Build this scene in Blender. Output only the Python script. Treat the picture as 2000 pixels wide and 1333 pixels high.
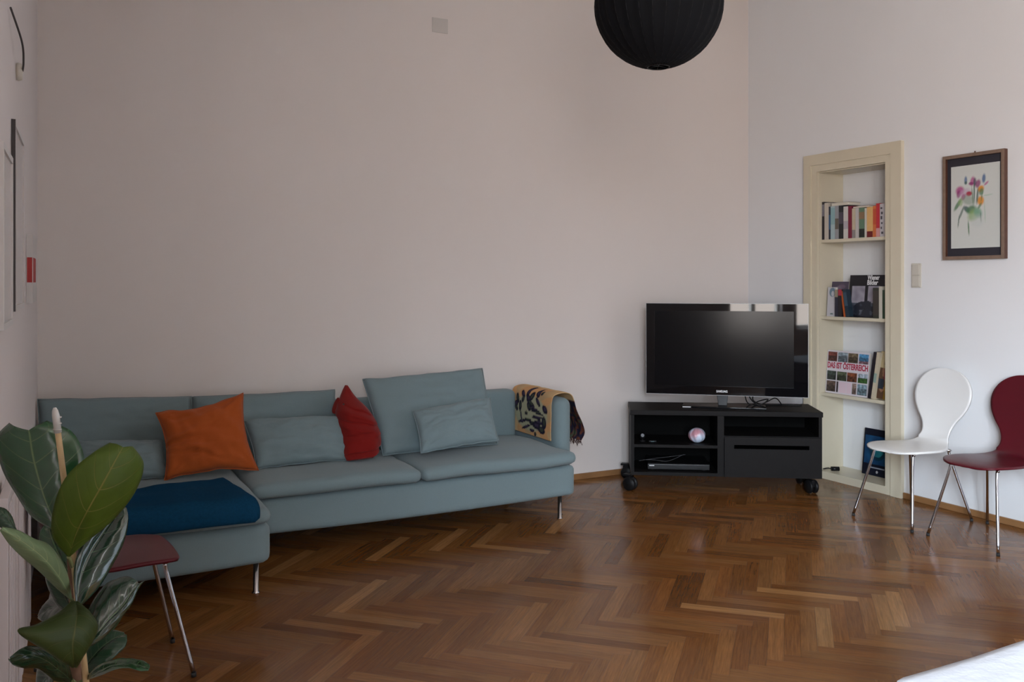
import bpy, bmesh, math, random
from mathutils import Vector, Matrix, noise
random.seed(7)
SC = bpy.context.scene
for o in list(bpy.data.objects): bpy.data.objects.remove(o, do_unlink=True)
COL = SC.collection
PI = math.pi
R = math.radians

# ------------------------------------------------------------------ camera
CAM_H, YAW, FPX, HOR = 1.46, R(27.5), 1730.0, 552.0
cd = bpy.data.cameras.new('camera'); cam = bpy.data.objects.new('camera', cd); COL.objects.link(cam)
cam.location = (0, 0, CAM_H); cam.rotation_euler = (R(90), 0, -YAW)
cd.sensor_width = 36; cd.lens = 36*FPX/2000; cd.shift_y = -(666.5-HOR)/2000; cd.clip_start = .05
SC.camera = cam

# ------------------------------------------------------------------ world: overcast daylight outside the windows
w = bpy.data.worlds.new('world'); SC.world = w; w.use_nodes = True
nt = w.node_tree; bg = nt.nodes['Background']
tc = nt.nodes.new('ShaderNodeTexCoord'); sep = nt.nodes.new('ShaderNodeSeparateXYZ'); rmp = nt.nodes.new('ShaderNodeValToRGB')
nt.links.new(tc.outputs['Generated'], sep.inputs[0]); nt.links.new(sep.outputs['Z'], rmp.inputs[0]); nt.links.new(rmp.outputs[0], bg.inputs['Color'])
e = rmp.color_ramp.elements
e[0].position = .0; e[0].color = (.30, .27, .25, 1)
e[1].position = .9; e[1].color = (.70, .85, 1.0, 1)
k = e.new(.10); k.color = (.48, .52, .58, 1)
k = e.new(.25); k.color = (.76, .88, 1.0, 1)
bg.inputs['Strength'].default_value = 9.0

# window openings in the left wall, beside and behind the camera: y0, y1, z0, z1
REAR_Y, LW_T = -3.8, .13
WINS = [(-1.62, -.38, .72, 2.95), (-3.25, -2.00, .72, 2.95)]
for (y0, y1, z0, z1) in WINS:
    ld = bpy.data.lights.new('window_daylight', 'AREA'); ld.shape = 'RECTANGLE'; ld.size = z1-z0; ld.size_y = y1-y0
    ld.cycles.is_portal = True
    lo = bpy.data.objects.new('window_daylight', ld); COL.objects.link(lo)
    lo.location = (-.23-LW_T-.03, (y0+y1)/2, (z0+z1)/2); lo.rotation_euler = (0, R(-90), 0)   # shines to +X
SC.view_settings.view_transform = 'Standard'; SC.view_settings.look = 'None'; SC.view_settings.gamma = 1
SC.view_settings.use_curve_mapping = False
SC.view_settings.exposure = 3.35

# ------------------------------------------------------------------ helpers
def lin(c): return tuple((x/12.92 if x <= .04045 else ((x+.055)/1.055)**2.4) for x in c)
def rgb(r, g, b): return lin((r/255, g/255, b/255))
_s, _c = math.sin(YAW), math.cos(YAW)
def ray(px, py):
    u = (px-1000)/FPX; v = -(py-HOR)/FPX
    return Vector((_s+u*_c, _c-u*_s, v))
def atD(px, py, d): return Vector((0, 0, CAM_H)) + ray(px, py)*d          # a point at a distance from the room's corner
def atY(px, py, y): r = ray(px, py); return Vector((0, 0, CAM_H)) + r*(y/r.y)
def atX(px, py, x): r = ray(px, py); return Vector((0, 0, CAM_H)) + r*(x/r.x)

def mat(name, col, rough=.5, metal=0., spec=.5, noise_amt=0., nscale=20., bump=0., bscale=60., coat=0., sheen=0., trans=0., attr=None, bdist=.002):
    m = bpy.data.materials.new(name); m.use_nodes = True; t = m.node_tree; p = t.nodes['Principled BSDF']
    p.inputs['Base Color'].default_value = (*col, 1); p.inputs['Roughness'].default_value = rough
    p.inputs['Metallic'].default_value = metal; p.inputs['Specular IOR Level'].default_value = spec
    p.inputs['Coat Weight'].default_value = coat; p.inputs['Sheen Weight'].default_value = sheen
    co = t.nodes.new('ShaderNodeTexCoord')
    if attr:
        a = t.nodes.new('ShaderNodeAttribute'); a.attribute_name = attr; t.links.new(a.outputs['Color'], p.inputs['Base Color'])
    elif noise_amt:
        n = t.nodes.new('ShaderNodeTexNoise'); n.inputs['Scale'].default_value = nscale; n.inputs['Detail'].default_value = 4
        t.links.new(co.outputs['Object'], n.inputs['Vector'])
        mx = t.nodes.new('ShaderNodeMix'); mx.data_type = 'RGBA'
        mx.inputs['A'].default_value = (*[c*(1-noise_amt) for c in col], 1); mx.inputs['B'].default_value = (*[min(1, c*(1+noise_amt)) for c in col], 1)
        t.links.new(n.outputs['Fac'], mx.inputs['Factor']); t.links.new(mx.outputs['Result'], p.inputs['Base Color'])
    if bump:
        n = t.nodes.new('ShaderNodeTexNoise'); n.inputs['Scale'].default_value = bscale; n.inputs['Detail'].default_value = 3
        t.links.new(co.outputs['Object'], n.inputs['Vector'])
        b = t.nodes.new('ShaderNodeBump'); b.inputs['Strength'].default_value = bump; b.inputs['Distance'].default_value = bdist
        t.links.new(n.outputs['Fac'], b.inputs['Height']); t.links.new(b.outputs['Normal'], p.inputs['Normal'])
    if trans:
        tr = t.nodes.new('ShaderNodeBsdfTranslucent'); tr.inputs['Color'].default_value = (*col, 1)
        ms = t.nodes.new('ShaderNodeMixShader'); ms.inputs[0].default_value = trans
        out = t.nodes['Material Output']
        t.links.new(p.outputs[0], ms.inputs[1]); t.links.new(tr.outputs[0], ms.inputs[2]); t.links.new(ms.outputs[0], out.inputs['Surface'])
    return m

def thing(name, label, cat, loc=(0, 0, 0), rotz=0, group=None):
    o = bpy.data.objects.new(name, None); COL.objects.link(o); o.empty_display_size = .05
    o.location = loc; o.rotation_euler = (0, 0, rotz); o['label'] = label; o['category'] = cat
    if group: o['group'] = group
    return o
def tag(o, label, cat, group=None):
    o['label'] = label; o['category'] = cat
    if group: o['group'] = group
    return o
def obj(name, bm, m, parent=None, smooth=False, bevel=0., seg=2, solid=0., sub=0):
    me = bpy.data.meshes.new(name); bm.normal_update(); bm.to_mesh(me); bm.free()
    o = bpy.data.objects.new(name, me); COL.objects.link(o)
    for x in (m if isinstance(m, (list, tuple)) else [m]): me.materials.append(x)
    if parent: o.parent = parent
    if smooth:
        for p in me.polygons: p.use_smooth = True
    if solid:
        s = o.modifiers.new('solid', 'SOLIDIFY'); s.thickness = solid; s.offset = 0
    if bevel:
        b = o.modifiers.new('bevel', 'BEVEL'); b.width = bevel; b.segments = seg; b.limit_method = 'ANGLE'; b.angle_limit = R(40)
        for p in me.polygons: p.use_smooth = True
        wn = o.modifiers.new('wn', 'WEIGHTED_NORMAL'); wn.keep_sharp = True
    if sub:
        s = o.modifiers.new('sub', 'SUBSURF'); s.levels = sub; s.render_levels = sub
    return o
def struct(name, bm, m, **kw):
    o = obj(name, bm, m, **kw); o['kind'] = 'structure'; return o
def box(bm, x0, x1, y0, y1, z0, z1, mi=0, M=None):
    vs = [bm.verts.new((M @ Vector(p)) if M else p) for p in
          [(x0, y0, z0), (x1, y0, z0), (x1, y1, z0), (x0, y1, z0), (x0, y0, z1), (x1, y0, z1), (x1, y1, z1), (x0, y1, z1)]]
    for f in [(0, 3, 2, 1), (4, 5, 6, 7), (0, 1, 5, 4), (1, 2, 6, 5), (2, 3, 7, 6), (3, 0, 4, 7)]:
        fc = bm.faces.new([vs[i] for i in f]); fc.material_index = mi
def B(*a, **k):
    bm = bmesh.new(); box(bm, *a, **k); return bm
def tube(bm, pts, r, n=12, caps=True, mi=0):
    pts = [Vector(p) for p in pts]; rings = []
    rs = r if isinstance(r, (list, tuple)) else [r]*len(pts)
    up = None
    for i, p in enumerate(pts):
        t = (pts[min(i+1, len(pts)-1)]-pts[max(i-1, 0)]).normalized()
        if up is None: up = t.orthogonal().normalized()
        else: up = (up - t*up.dot(t)).normalized()
        s = t.cross(up)
        rings.append([bm.verts.new(p+(up*math.cos(2*PI*j/n)+s*math.sin(2*PI*j/n))*rs[i]) for j in range(n)])
    for a, b in zip(rings, rings[1:]):
        for j in range(n):
            f = bm.faces.new((a[j], a[(j+1) % n], b[(j+1) % n], b[j])); f.material_index = mi; f.smooth = True
    if caps: bm.faces.new(rings[0][::-1]); bm.faces.new(rings[-1])
def spline(pts, n=8):
    pts = [Vector(p) for p in pts]; out = []
    for i in range(len(pts)-1):
        p0 = pts[max(i-1, 0)]; p1 = pts[i]; p2 = pts[i+1]; p3 = pts[min(i+2, len(pts)-1)]
        for k in range(n):
            t = k/n
            out.append(.5*((2*p1)+(p2-p0)*t+(2*p0-5*p1+4*p2-p3)*t*t+(3*p1-p0-3*p2+p3)*t**3))
    out.append(pts[-1]); return out
def lathe(bm, prof, n=32, c=(0, 0, 0), mi=0):
    rings = [[bm.verts.new((c[0]+r*math.cos(2*PI*j/n), c[1]+r*math.sin(2*PI*j/n), c[2]+z)) for j in range(n)] for r, z in prof]
    for a, b in zip(rings, rings[1:]):
        for j in range(n):
            f = bm.faces.new((a[j], a[(j+1) % n], b[(j+1) % n], b[j])); f.material_index = mi
    return rings
def grid(bm, fn, nu, nv, flip=False, mi=0):
    g = [[bm.verts.new(fn(i/nu, j/nv)) for j in range(nv+1)] for i in range(nu+1)]
    for i in range(nu):
        for j in range(nv):
            q = (g[i][j], g[i+1][j], g[i+1][j+1], g[i][j+1])
            f = bm.faces.new(q[::-1] if flip else q); f.smooth = True; f.material_index = mi
    return g
def text(name, s, size, m, parent, M, depth=.0006, width=None, bold=0.):
    c = bpy.data.curves.new(name, 'FONT'); c.body = s; c.size = size; c.extrude = depth; c.align_x = 'CENTER'; c.align_y = 'CENTER'; c.offset = bold
    o = bpy.data.objects.new(name, c); COL.objects.link(o); bpy.context.view_layer.update()
    me = bpy.data.meshes.new_from_object(o.evaluated_get(bpy.context.evaluated_depsgraph_get())); bpy.data.objects.remove(o)
    if width:
        xs = [v.co.x for v in me.vertices]; k = width/(max(xs)-min(xs))
        for v in me.vertices: v.co.x *= k
    o = bpy.data.objects.new(name, me); COL.objects.link(o); me.materials.clear(); me.materials.append(m)
    o.parent = parent; o.matrix_local = M; return o
FACE = Matrix.Rotation(R(90), 4, 'X')          # a panel lying in xz, facing -y (towards the viewer)
def painted(name, parent, M, wd, ht, nx, ny, fn, rough=.5, spec=.4):
    """flat print: w x h grid in local xy, colours from fn(u,v) with u to the right and v up"""
    bm = bmesh.new(); g = grid(bm, lambda u, v: Vector(((u-.5)*wd, (v-.5)*ht, 0)), nx, ny)
    me = bpy.data.meshes.new(name); bm.to_mesh(me); bm.free()
    at = me.color_attributes.new('paint', 'FLOAT_COLOR', 'POINT')
    k = 0
    for i in range(nx+1):
        for j in range(ny+1):
            at.data[k].color = (*fn(i/nx, j/ny), 1); k += 1
    o = bpy.data.objects.new(name, me); COL.objects.link(o); me.materials.append(mat(name+'_print', (1, 1, 1), rough, spec=spec, attr='paint'))
    o.parent = parent; o.matrix_local = M; return o
def blobs(base, items, fuzz=.25):
    """items: (cx, cy, rx, ry, angle deg, rgb, alpha) ellipses over a base colour"""
    pre = [(a[0], a[1], a[2], a[3], math.cos(R(a[4])), math.sin(R(a[4])), a[5], a[6]) for a in items]
    def fn(u, v):
        c = base(u, v) if callable(base) else base
        for cx, cy, rx, ry, co, si, col, al in pre:
            dx, dy = u-cx, v-cy
            a = (dx*co+dy*si)/rx; b = (-dx*si+dy*co)/ry
            d = math.sqrt(a*a+b*b)
            if d < 1:
                k = al*min(1, (1-d)/fuzz); c = tuple(c[i]*(1-k)+col[i]*k for i in range(3))
        return c
    return fn

# ------------------------------------------------------------------ materials
def wall_mat(name, col):
    m = mat(name, col, .9, spec=.2, noise_amt=.025, nscale=1.3, bump=.15, bscale=90, bdist=.001); return m
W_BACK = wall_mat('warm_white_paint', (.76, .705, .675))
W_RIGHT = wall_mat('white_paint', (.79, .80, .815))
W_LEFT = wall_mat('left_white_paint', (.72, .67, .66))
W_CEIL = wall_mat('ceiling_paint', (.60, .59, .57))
CREAM = mat('cream_gloss_paint', (.66, .60, .46), .35, noise_amt=.04, nscale=5)
WOODB = mat('baseboard_oak', (.30, .15, .06), .4, noise_amt=.25, nscale=8)
FABRIC = mat('grey_turquoise_fabric', (.185, .25, .27), .95, spec=.2, noise_amt=.10, nscale=260, bump=.35, bscale=420, sheen=.15, bdist=.0012)
ORANGE = mat('orange_cotton', (.40, .085, .016), .9, spec=.2, noise_amt=.08, nscale=200, bump=.25, bscale=350, sheen=.1)
RED = mat('red_cotton', (.20, .007, .005), .9, spec=.2, noise_amt=.08, nscale=200, bump=.25, bscale=350, sheen=.1)
TEAL = mat('petrol_blue_wool', (.007, .047, .105), .98, spec=.03, noise_amt=.25, nscale=90, bump=.6, bscale=300)
CHROME = mat('chrome', (.52, .51, .53), .10, metal=1)
RUBBER = mat('black_rubber', (.02, .02, .02), .7)
WHITE_SHELL = mat('white_lacquer', (.80, .80, .79), .3, spec=.5)
RED_SHELL = mat('wine_red_lacquer', (.085, .005, .011), .35, spec=.3, noise_amt=.06, nscale=30)
BLACKWOOD = mat('black_brown_veneer', (.007, .006, .006), .55, noise_amt=.35, nscale=14, spec=.16)
BLACKIN = mat('black_brown_inside', (.004, .004, .004), .8, noise_amt=.2, nscale=14, spec=.05)
GLOSSBLACK = mat('piano_black', (.004, .004, .005), .03, spec=.22)
SCREEN = mat('matte_screen', (.003, .003, .004), .15, spec=.12)
BLACKPL = mat('black_plastic', (.008, .008, .009), .4, spec=.2)
GREYPL = mat('silver_plastic', (.45, .45, .46), .35)
LOGO = mat('light_grey_print', (.75, .75, .76), .5)
PLASTIC = mat('ivory_plastic', (.60, .57, .50), .4)
PAGES = mat('book_pages', (.70, .66, .56), .9, noise_amt=.08, nscale=300)

# ------------------------------------------------------------------ room shell
XR, YB, ZC = 5.12, 5.60, 3.85
def wlx(y): return -.066-(YB-y)*.026          # the left wall runs slightly off square
# floor: herringbone parquet, every strip its own faces inside one floor mesh
def make_floor():
    L, W = .448, .064
    bm = bmesh.new(); cl = bm.loops.layers.float_color.new('wood'); uv = bm.loops.layers.uv.new('UVMap')
    rot = Matrix.Rotation(R(-45), 2); off = Vector((.06, 3.81)); rnd = random.Random(3)
    tones = [(.140, .053, .014), (.170, .067, .018), (.198, .083, .024), (.178, .068, .018), (.218, .096, .030), (.205, .088, .027), (.285, .138, .048)]
    wts = [4, 7, 8, 6, 4, 5, 1.1]
    g = .0004
    for i in range(-170, 170):
        for j in range(-14, 14):
            o = Vector((i*W+j*L, i*W-j*L))
            for kind in (0, 1):
                q = [(0, 0), (L, 0), (L, W), (0, W)] if kind == 0 else [(0, W+L), (0, W), (W, W), (W, W+L)]
                q = [Vector((a-g if a > 0 else a+g, b-g if b > (W if kind else 0) else b+g)) for a, b in q]
                P = [(rot @ (o+p))+off for p in q]
                cx = sum(p.x for p in P)/4; cy = sum(p.y for p in P)/4
                if cx < -.8 or cx > 5.5 or cy < REAR_Y-.4 or cy > 6.0: continue
                f = bm.faces.new([bm.verts.new((p.x, p.y, 0)) for p in P])
                c = rnd.choices(tones, wts)[0]; k = rnd.uniform(.85, 1.15)
                tint = rnd.random()
                for lp, uvc in zip(f.loops, [(0, 0), (1, 0), (1, 1), (0, 1)]):
                    lp[cl] = (c[0]*k, c[1]*k, c[2]*k, tint); lp[uv].uv = uvc
    for pco, no in [((XR+.01, 0, 0), (1, 0, 0)), ((0, YB+.01, 0), (0, 1, 0)), ((0, REAR_Y-.01, 0), (0, -1, 0)), ((-.36, 0, 0), (-1, 0, 0))]:
        bmesh.ops.bisect_plane(bm, geom=bm.verts[:]+bm.edges[:]+bm.faces[:], plane_co=pco, plane_no=no, clear_outer=True)
    me_bm = bm
    # slab under the strips, seen in the joints
    box(bm, -.37, XR+.01, REAR_Y-.02, YB+.01, -.06, -.0015, mi=1)
    m = bpy.data.materials.new('herringbone_parquet'); m.use_nodes = True; t = m.node_tree; p = t.nodes['Principled BSDF']
    A = t.nodes.new('ShaderNodeAttribute'); A.attribute_name = 'wood'
    U = t.nodes.new('ShaderNodeUVMap'); U.uv_map = 'UVMap'
    mp = t.nodes.new('ShaderNodeVectorMath'); mp.operation = 'MULTIPLY'; mp.inputs[1].default_value = (3.0, 9.0, 1)
    ad = t.nodes.new('ShaderNodeVectorMath'); ad.operation = 'ADD'
    sc = t.nodes.new('ShaderNodeVectorMath'); sc.operation = 'SCALE'; sc.inputs['Scale'].default_value = 57
    t.links.new(U.outputs[0], mp.inputs[0]); t.links.new(A.outputs['Color'], sc.inputs[0]); t.links.new(mp.outputs[0], ad.inputs[0]); t.links.new(sc.outputs[0], ad.inputs[1])
    cmb = t.nodes.new('ShaderNodeCombineXYZ'); t.links.new(A.outputs['Alpha'], cmb.inputs[2])
    ad2 = t.nodes.new('ShaderNodeVectorMath'); ad2.operation = 'MULTIPLY_ADD'; ad2.inputs[1].default_value = (40, 40, 40)
    t.links.new(cmb.outputs[0], ad2.inputs[0]); t.links.new(ad.outputs[0], ad2.inputs[2])
    n = t.nodes.new('ShaderNodeTexNoise'); n.inputs['Scale'].default_value = 1.0; n.inputs['Detail'].default_value = 6; n.inputs['Roughness'].default_value = .65
    t.links.new(ad2.outputs[0], n.inputs['Vector'])
    mr = t.nodes.new('ShaderNodeMapRange'); mr.inputs['From Min'].default_value = .3; mr.inputs['From Max'].default_value = .7
    mr.inputs['To Min'].default_value = .72; mr.inputs['To Max'].default_value = 1.3
    t.links.new(n.outputs['Fac'], mr.inputs['Value'])
    ml = t.nodes.new('ShaderNodeVectorMath'); ml.operation = 'SCALE'
    t.links.new(A.outputs['Color'], ml.inputs[0]); t.links.new(mr.outputs[0], ml.inputs['Scale']); t.links.new(ml.outputs[0], p.inputs['Base Color'])
    # worn varnish: uneven gloss, slightly wavy strips
    co = t.nodes.new('ShaderNodeTexCoord')
    n2 = t.nodes.new('ShaderNodeTexNoise'); n2.inputs['Scale'].default_value = 2.2; n2.inputs['Detail'].default_value = 3
    t.links.new(co.outputs['Object'], n2.inputs['Vector'])
    mr2 = t.nodes.new('ShaderNodeMapRange'); mr2.inputs['From Min'].default_value = .35; mr2.inputs['From Max'].default_value = .65
    mr2.inputs['To Min'].default_value = .13; mr2.inputs['To Max'].default_value = .27
    t.links.new(n2.outputs['Fac'], mr2.inputs['Value']); t.links.new(mr2.outputs[0], p.inputs['Roughness'])
    n3 = t.nodes.new('ShaderNodeTexNoise'); n3.inputs['Scale'].default_value = 9; n3.inputs['Detail'].default_value = 1
    t.links.new(co.outputs['Object'], n3.inputs['Vector'])
    a2 = t.nodes.new('ShaderNodeMath'); a2.operation = 'MULTIPLY_ADD'; a2.inputs[1].default_value = .18
    t.links.new(n.outputs['Fac'], a2.inputs[0]); t.links.new(n3.outputs['Fac'], a2.inputs[2])
    b = t.nodes.new('ShaderNodeBump'); b.inputs['Strength'].default_value = .55; b.inputs['Distance'].default_value = .0022
    t.links.new(a2.outputs[0], b.inputs['Height']); t.links.new(b.outputs['Normal'], p.inputs['Normal'])
    p.inputs['Specular IOR Level'].default_value = .27
    sub = mat('subfloor', (.03, .018, .01), .8)
    return struct('floor', bm, [m, sub])
make_floor()

# back wall, ceiling
struct('wall_back', B(-.4, XR+.4, YB, YB+.15, -.05, ZC+.1), W_BACK)
struct('ceiling', B(-.8, XR+.5, REAR_Y-.3, YB+.2, ZC, ZC+.15), W_CEIL)
# left wall (thick, along a slightly turned line) with deep window openings behind the camera
bm = bmesh.new()
def lw(y0, y1, z0, z1):
    pts = [(wlx(y1), y1), (wlx(y1)-LW_T, y1), (wlx(y0)-LW_T, y0), (wlx(y0), y0)]
    lo_ = [bm.verts.new((x, y, z0)) for x, y in pts]; hi_ = [bm.verts.new((x, y, z1)) for x, y in pts]
    bm.faces.new(lo_[::-1]); bm.faces.new(hi_)
    for i in range(4): bm.faces.new((lo_[i], lo_[(i+1) % 4], hi_[(i+1) % 4], hi_[i]))
ys = YB+.05
for (y0, y1, z0, z1) in WINS:
    lw(y1, ys, -.05, ZC+.05); lw(y0, y1, -.05, z0); lw(y0, y1, z1, ZC+.05); ys = y0
lw(REAR_Y-.1, ys, -.05, ZC+.05)
bmesh.ops.recalc_face_normals(bm, faces=bm.faces[:]); struct('wall_left', bm, W_LEFT)
# right wall with the niche opening
NY0, NY1, NZ0, NZ1, ND = 4.226, 4.842, .055, 2.29, .25
bm = bmesh.new(); T = .38
box(bm, XR, XR+T, REAR_Y-.4, NY0, -.05, ZC+.05); box(bm, XR, XR+T, NY1, YB+.05, -.05, ZC+.05)
box(bm, XR, XR+T, NY0, NY1, NZ1, ZC+.05); box(bm, XR, XR+T, NY0, NY1, -.05, NZ0-.02); box(bm, XR+ND, XR+T, NY0, NY1, NZ0-.02, NZ1)
struct('wall_right', bm, W_RIGHT)
struct('wall_rear', B(-.8, XR+.2, REAR_Y-.15, REAR_Y, -.05, ZC+.05), wall_mat('rear_low_bounce', (.14, .12, .11)))  # unseen wall, coloured dark to cut the light it bounces back
WPAINT = mat('window_paint', (.75, .74, .7), .4)
for i, (y0, y1, z0, z1) in enumerate(WINS):
    bm = bmesh.new(); x = wlx((y0+y1)/2)-LW_T+.01; f = .055
    box(bm, x, x+.05, y0, y1, z0, z0+f); box(bm, x, x+.05, y0, y1, z1-f, z1); box(bm, x, x+.05, y0, y0+f, z0+f, z1-f); box(bm, x, x+.05, y1-f, y1, z0+f, z1-f)
    ym = (y0+y1)/2; zm = z0+(z1-z0)*.7
    box(bm, x, x+.05, ym-.045, ym+.045, z0+f, z1-f); box(bm, x, x+.05, y0+f, ym-.045, zm-.04, zm+.04); box(bm, x, x+.05, ym+.045, y1-f, zm-.04, zm+.04)
    struct('window_%d' % (i+1), bm, WPAINT)
# baseboards
bm = B(-.06, XR, YB-.016, YB, 0, .042); struct('baseboard_back', bm, WOODB, bevel=.003)
bm = B(XR-.016, XR, REAR_Y, 4.088, 0, .040); box(bm, XR-.016, XR, 4.966, YB-.016, 0, .040); struct('baseboard_right', bm, WOODB, bevel=.003)
bm = bmesh.new()
# the plaster-covered junction plate high on the back wall
o = obj('wall_plate', B(-.058, .058, -.006, 0, -.05, .05), mat('plate_paint', (.60, .57, .54), .7), bevel=.002); o.location = (2.36, YB, 3.217)
tag(o, 'faint grey square cover plate high on the wall above the sofa', 'cover plate')

# ------------------------------------------------------------------ built-in bookcase in the right wall
RW = -PI/2            # rotation of things on the right wall: local x = -Y, local y = +X
def rloc(y, z, x=XR): return (x, y, z)
bc = thing('built_in_bookcase', 'cream painted built-in bookcase recessed in the right wall, full of books', 'bookcase', (XR, (NY0+NY1)/2, 0), RW)
hw = (NY1-NY0)/2
ol, orr = 4.964-(NY0+NY1)/2, (NY0+NY1)/2-4.09
bm = bmesh.new()
box(bm, -ol, -hw, -.022, 0, 0, 2.42); box(bm, hw, orr, -.022, 0, 0, 2.42)
box(bm, -hw, hw, -.022, 0, NZ1, 2.42); box(bm, -hw, hw, -.022, 0, 0, NZ0)
box(bm, hw+.05, orr, -.032, -.022, 0, 2.42); box(bm, -ol, -hw-.05, -.032, -.022, 0, 2.42); box(bm, -hw-.05, hw+.05, -.032, -.022, NZ1+.05, 2.42)
obj('face_frame', bm, CREAM, bc)
obj('side_panel', B(-hw+.001, -hw+.008, 0, ND-.002, NZ0, NZ1-.001), CREAM, bc); obj('side_panel', B(hw-.008, hw-.001, 0, ND-.002, NZ0, NZ1-.001), CREAM, bc)
obj('top_panel', B(-hw+.008, hw-.008, 0, ND-.002, NZ1-.008, NZ1-.001), CREAM, bc)
SH = [1.78, 1.207, .635]
for z in SH: obj('shelf', B(-hw+.008, hw-.008, .012, ND-.002, z-.024, z), CREAM, bc, bevel=.003)
obj('bottom_board', B(-hw+.001, hw-.001, 0, ND-.002, NZ0-.015, NZ0), CREAM, bc)

YC = (NY0+NY1)/2
def bookmat(name, col): return mat(name, col, .45, noise_amt=.08, nscale=40)
def book(label, y0, y1, z, h, col, xf=5.145, depth=.15, lean=0, band=None, grp=None, pages=True, marks=None):
    """upright book, spine facing out of the niche; y0 far edge, y1 near edge (y0>y1)"""
    t = y0-y1
    b = thing('book', label, 'book', (xf, (y0+y1)/2, z), RW, grp)
    if lean: b.rotation_euler = (0, 0, 0); b.matrix_world = Matrix.Translation((xf, (y0+y1)/2, z)) @ Matrix.Rotation(RW, 4, 'Z') @ Matrix.Rotation(R(lean), 4, 'Y')
    bm = bmesh.new(); c = .0022
    box(bm, -t/2, t/2, 0, c, 0, h); box(bm, -t/2, -t/2+c, c, depth, 0, h); box(bm, t/2-c, t/2, c, depth, 0, h)
    k = obj('cover', bm, bookmat('cover_cloth', col), b)
    obj('pages', B(-t/2+c, t/2-c, c, depth-.004, .003, h-.004), PAGES, b)
    if band:
        for (a, bb, cc) in band:
            obj('spine_print', B(-t/2+.0006, t/2-.0006, -.0006, .0, h*a, h*bb), bookmat('print', cc), b)
    if marks:
        rr = random.Random(int(y0*1000)); bm = bmesh.new(); zz = h*.08
        while zz < h*.92:
            l = rr.uniform(.008, .028); xw = rr.uniform(.25, .8)*t/2; xo = rr.uniform(-.15, .15)*t
            box(bm, xo-xw*.6, xo+xw*.6, -.0006, 0, zz, zz+l); zz += l+rr.uniform(.006, .02)
        obj('spine_print', bm, bookmat('print', marks), b)
    return b
def yx(px, x=5.145): return atX(px, 500, x).y
g1 = 'books on the top shelf of the built-in bookcase'
S1 = SH[0]
T1 = [  # px0, px1, height, colour, label, bands, marks
 (1600.5, 1610, .285, rgb(28, 26, 32), 'black upright book at the far left end of the top shelf', [(.62, .93, rgb(120, 118, 128)), (.02, .55, rgb(34, 34, 42))], None),
 (1610.3, 1618.3, .275, rgb(196, 188, 176), 'thick cream book right beside the black one at the left end of the top shelf', None, None),
 (1618.6, 1622, .245, rgb(34, 44, 60), 'very thin navy book between cream and pale turquoise books on the top shelf', [(.3, .75, rgb(52, 92, 130))], None),
 (1622.3, 1630.5, .245, rgb(168, 190, 194), 'pale turquoise book with a light lower half on the top shelf', [(.45, .95, rgb(140, 176, 180))], None),
 (1630.8, 1638, .245, rgb(150, 152, 156), 'grey book with a brown smudged patch, left of the black-green one', [(.3, .62, rgb(98, 92, 82))], None),
 (1638.3, 1647, .245, rgb(30, 34, 36), 'dark green-black book in the left half of the top shelf', [(.45, .8, rgb(78, 74, 86))], None),
 (1647.4, 1656.2, .235, rgb(206, 204, 198), 'white book directly left of the dark red book on the top shelf', [(.3, .55, rgb(176, 170, 178))], None),
 (1656.5, 1663.6, .235, rgb(120, 26, 54), 'dark red upright book in the middle of the top shelf', None, None),
 (1664, 1670.6, .215, rgb(196, 184, 158), 'cream book with a grey foot, right of the dark red book', [(.0, .28, rgb(140, 134, 132))], None),
 (1671, 1677.4, .215, rgb(192, 188, 186), 'plain whitish book directly left of the green book', None, None),
 (1677.7, 1688.3, .215, rgb(96, 128, 104), 'green book with a dark foot on the top shelf', [(.62, .86, rgb(138, 112, 84)), (.02, .3, rgb(30, 40, 34))], None),
 (1688.7, 1692.7, .21, rgb(204, 200, 190), 'thin white book directly right of the green book', None, None),
 (1693, 1704.6, .215, rgb(222, 176, 112), 'pale orange book with a dark red foot on the top shelf', [(.0, .2, rgb(112, 22, 22))], None),
 (1705, 1710.8, .22, rgb(206, 112, 62), 'orange-red thin book beside the pale orange one', [(.4, .9, rgb(190, 84, 52))], None),
 (1711.1, 1718, .235, rgb(190, 48, 58), 'bright red book standing slightly taller near the right end of the top shelf', [(.0, .26, rgb(206, 150, 150))], None),
 (1718.4, 1726.5, .23, rgb(188, 184, 188), 'white book with faint black lettering marks, second from the right end', None, rgb(70, 68, 76)),
 (1726.9, 1735.5, .23, rgb(200, 196, 198), 'white book with bold black spine marks at the right end of the top shelf', None, rgb(32, 30, 36)),
]
for a, b_, h, c, lab, bands, mk in T1:
    book(lab, yx(a), yx(b_), S1, h, c, band=bands, marks=mk, grp=g1, depth=.14+random.uniform(-.012, .012))
def flat_book(label, y0, y1, z, t, col, x0, x1):
    b = thing('book', label, 'book', ((x0+x1)/2, (y0+y1)/2, z), RW, g1); wd = y0-y1; d = x1-x0
    bm = bmesh.new(); c = .002
    box(bm, -wd/2, wd/2, -d/2, d/2, 0, c); box(bm, -wd/2, wd/2, -d/2, d/2, t-c, t); box(bm, -wd/2, -wd/2+c, -d/2, d/2, c, t-c)
    obj('cover', bm, bookmat('cover_cloth', col), b); obj('pages', B(-wd/2+c, wd/2-.004, -d/2+.003, d/2-.003, c, t-c), PAGES, b)
flat_book('pale grey book lying flat on top of the left half of the top row', yx(1622.6), yx(1655.8), S1+.2455, .024, rgb(170, 166, 160), 5.15, 5.28)
flat_book('thin dark red book lying flat on top of the cream and green books', yx(1664.4), yx(1697), S1+.2155, .014, rgb(92, 18, 34), 5.15, 5.27)

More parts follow.
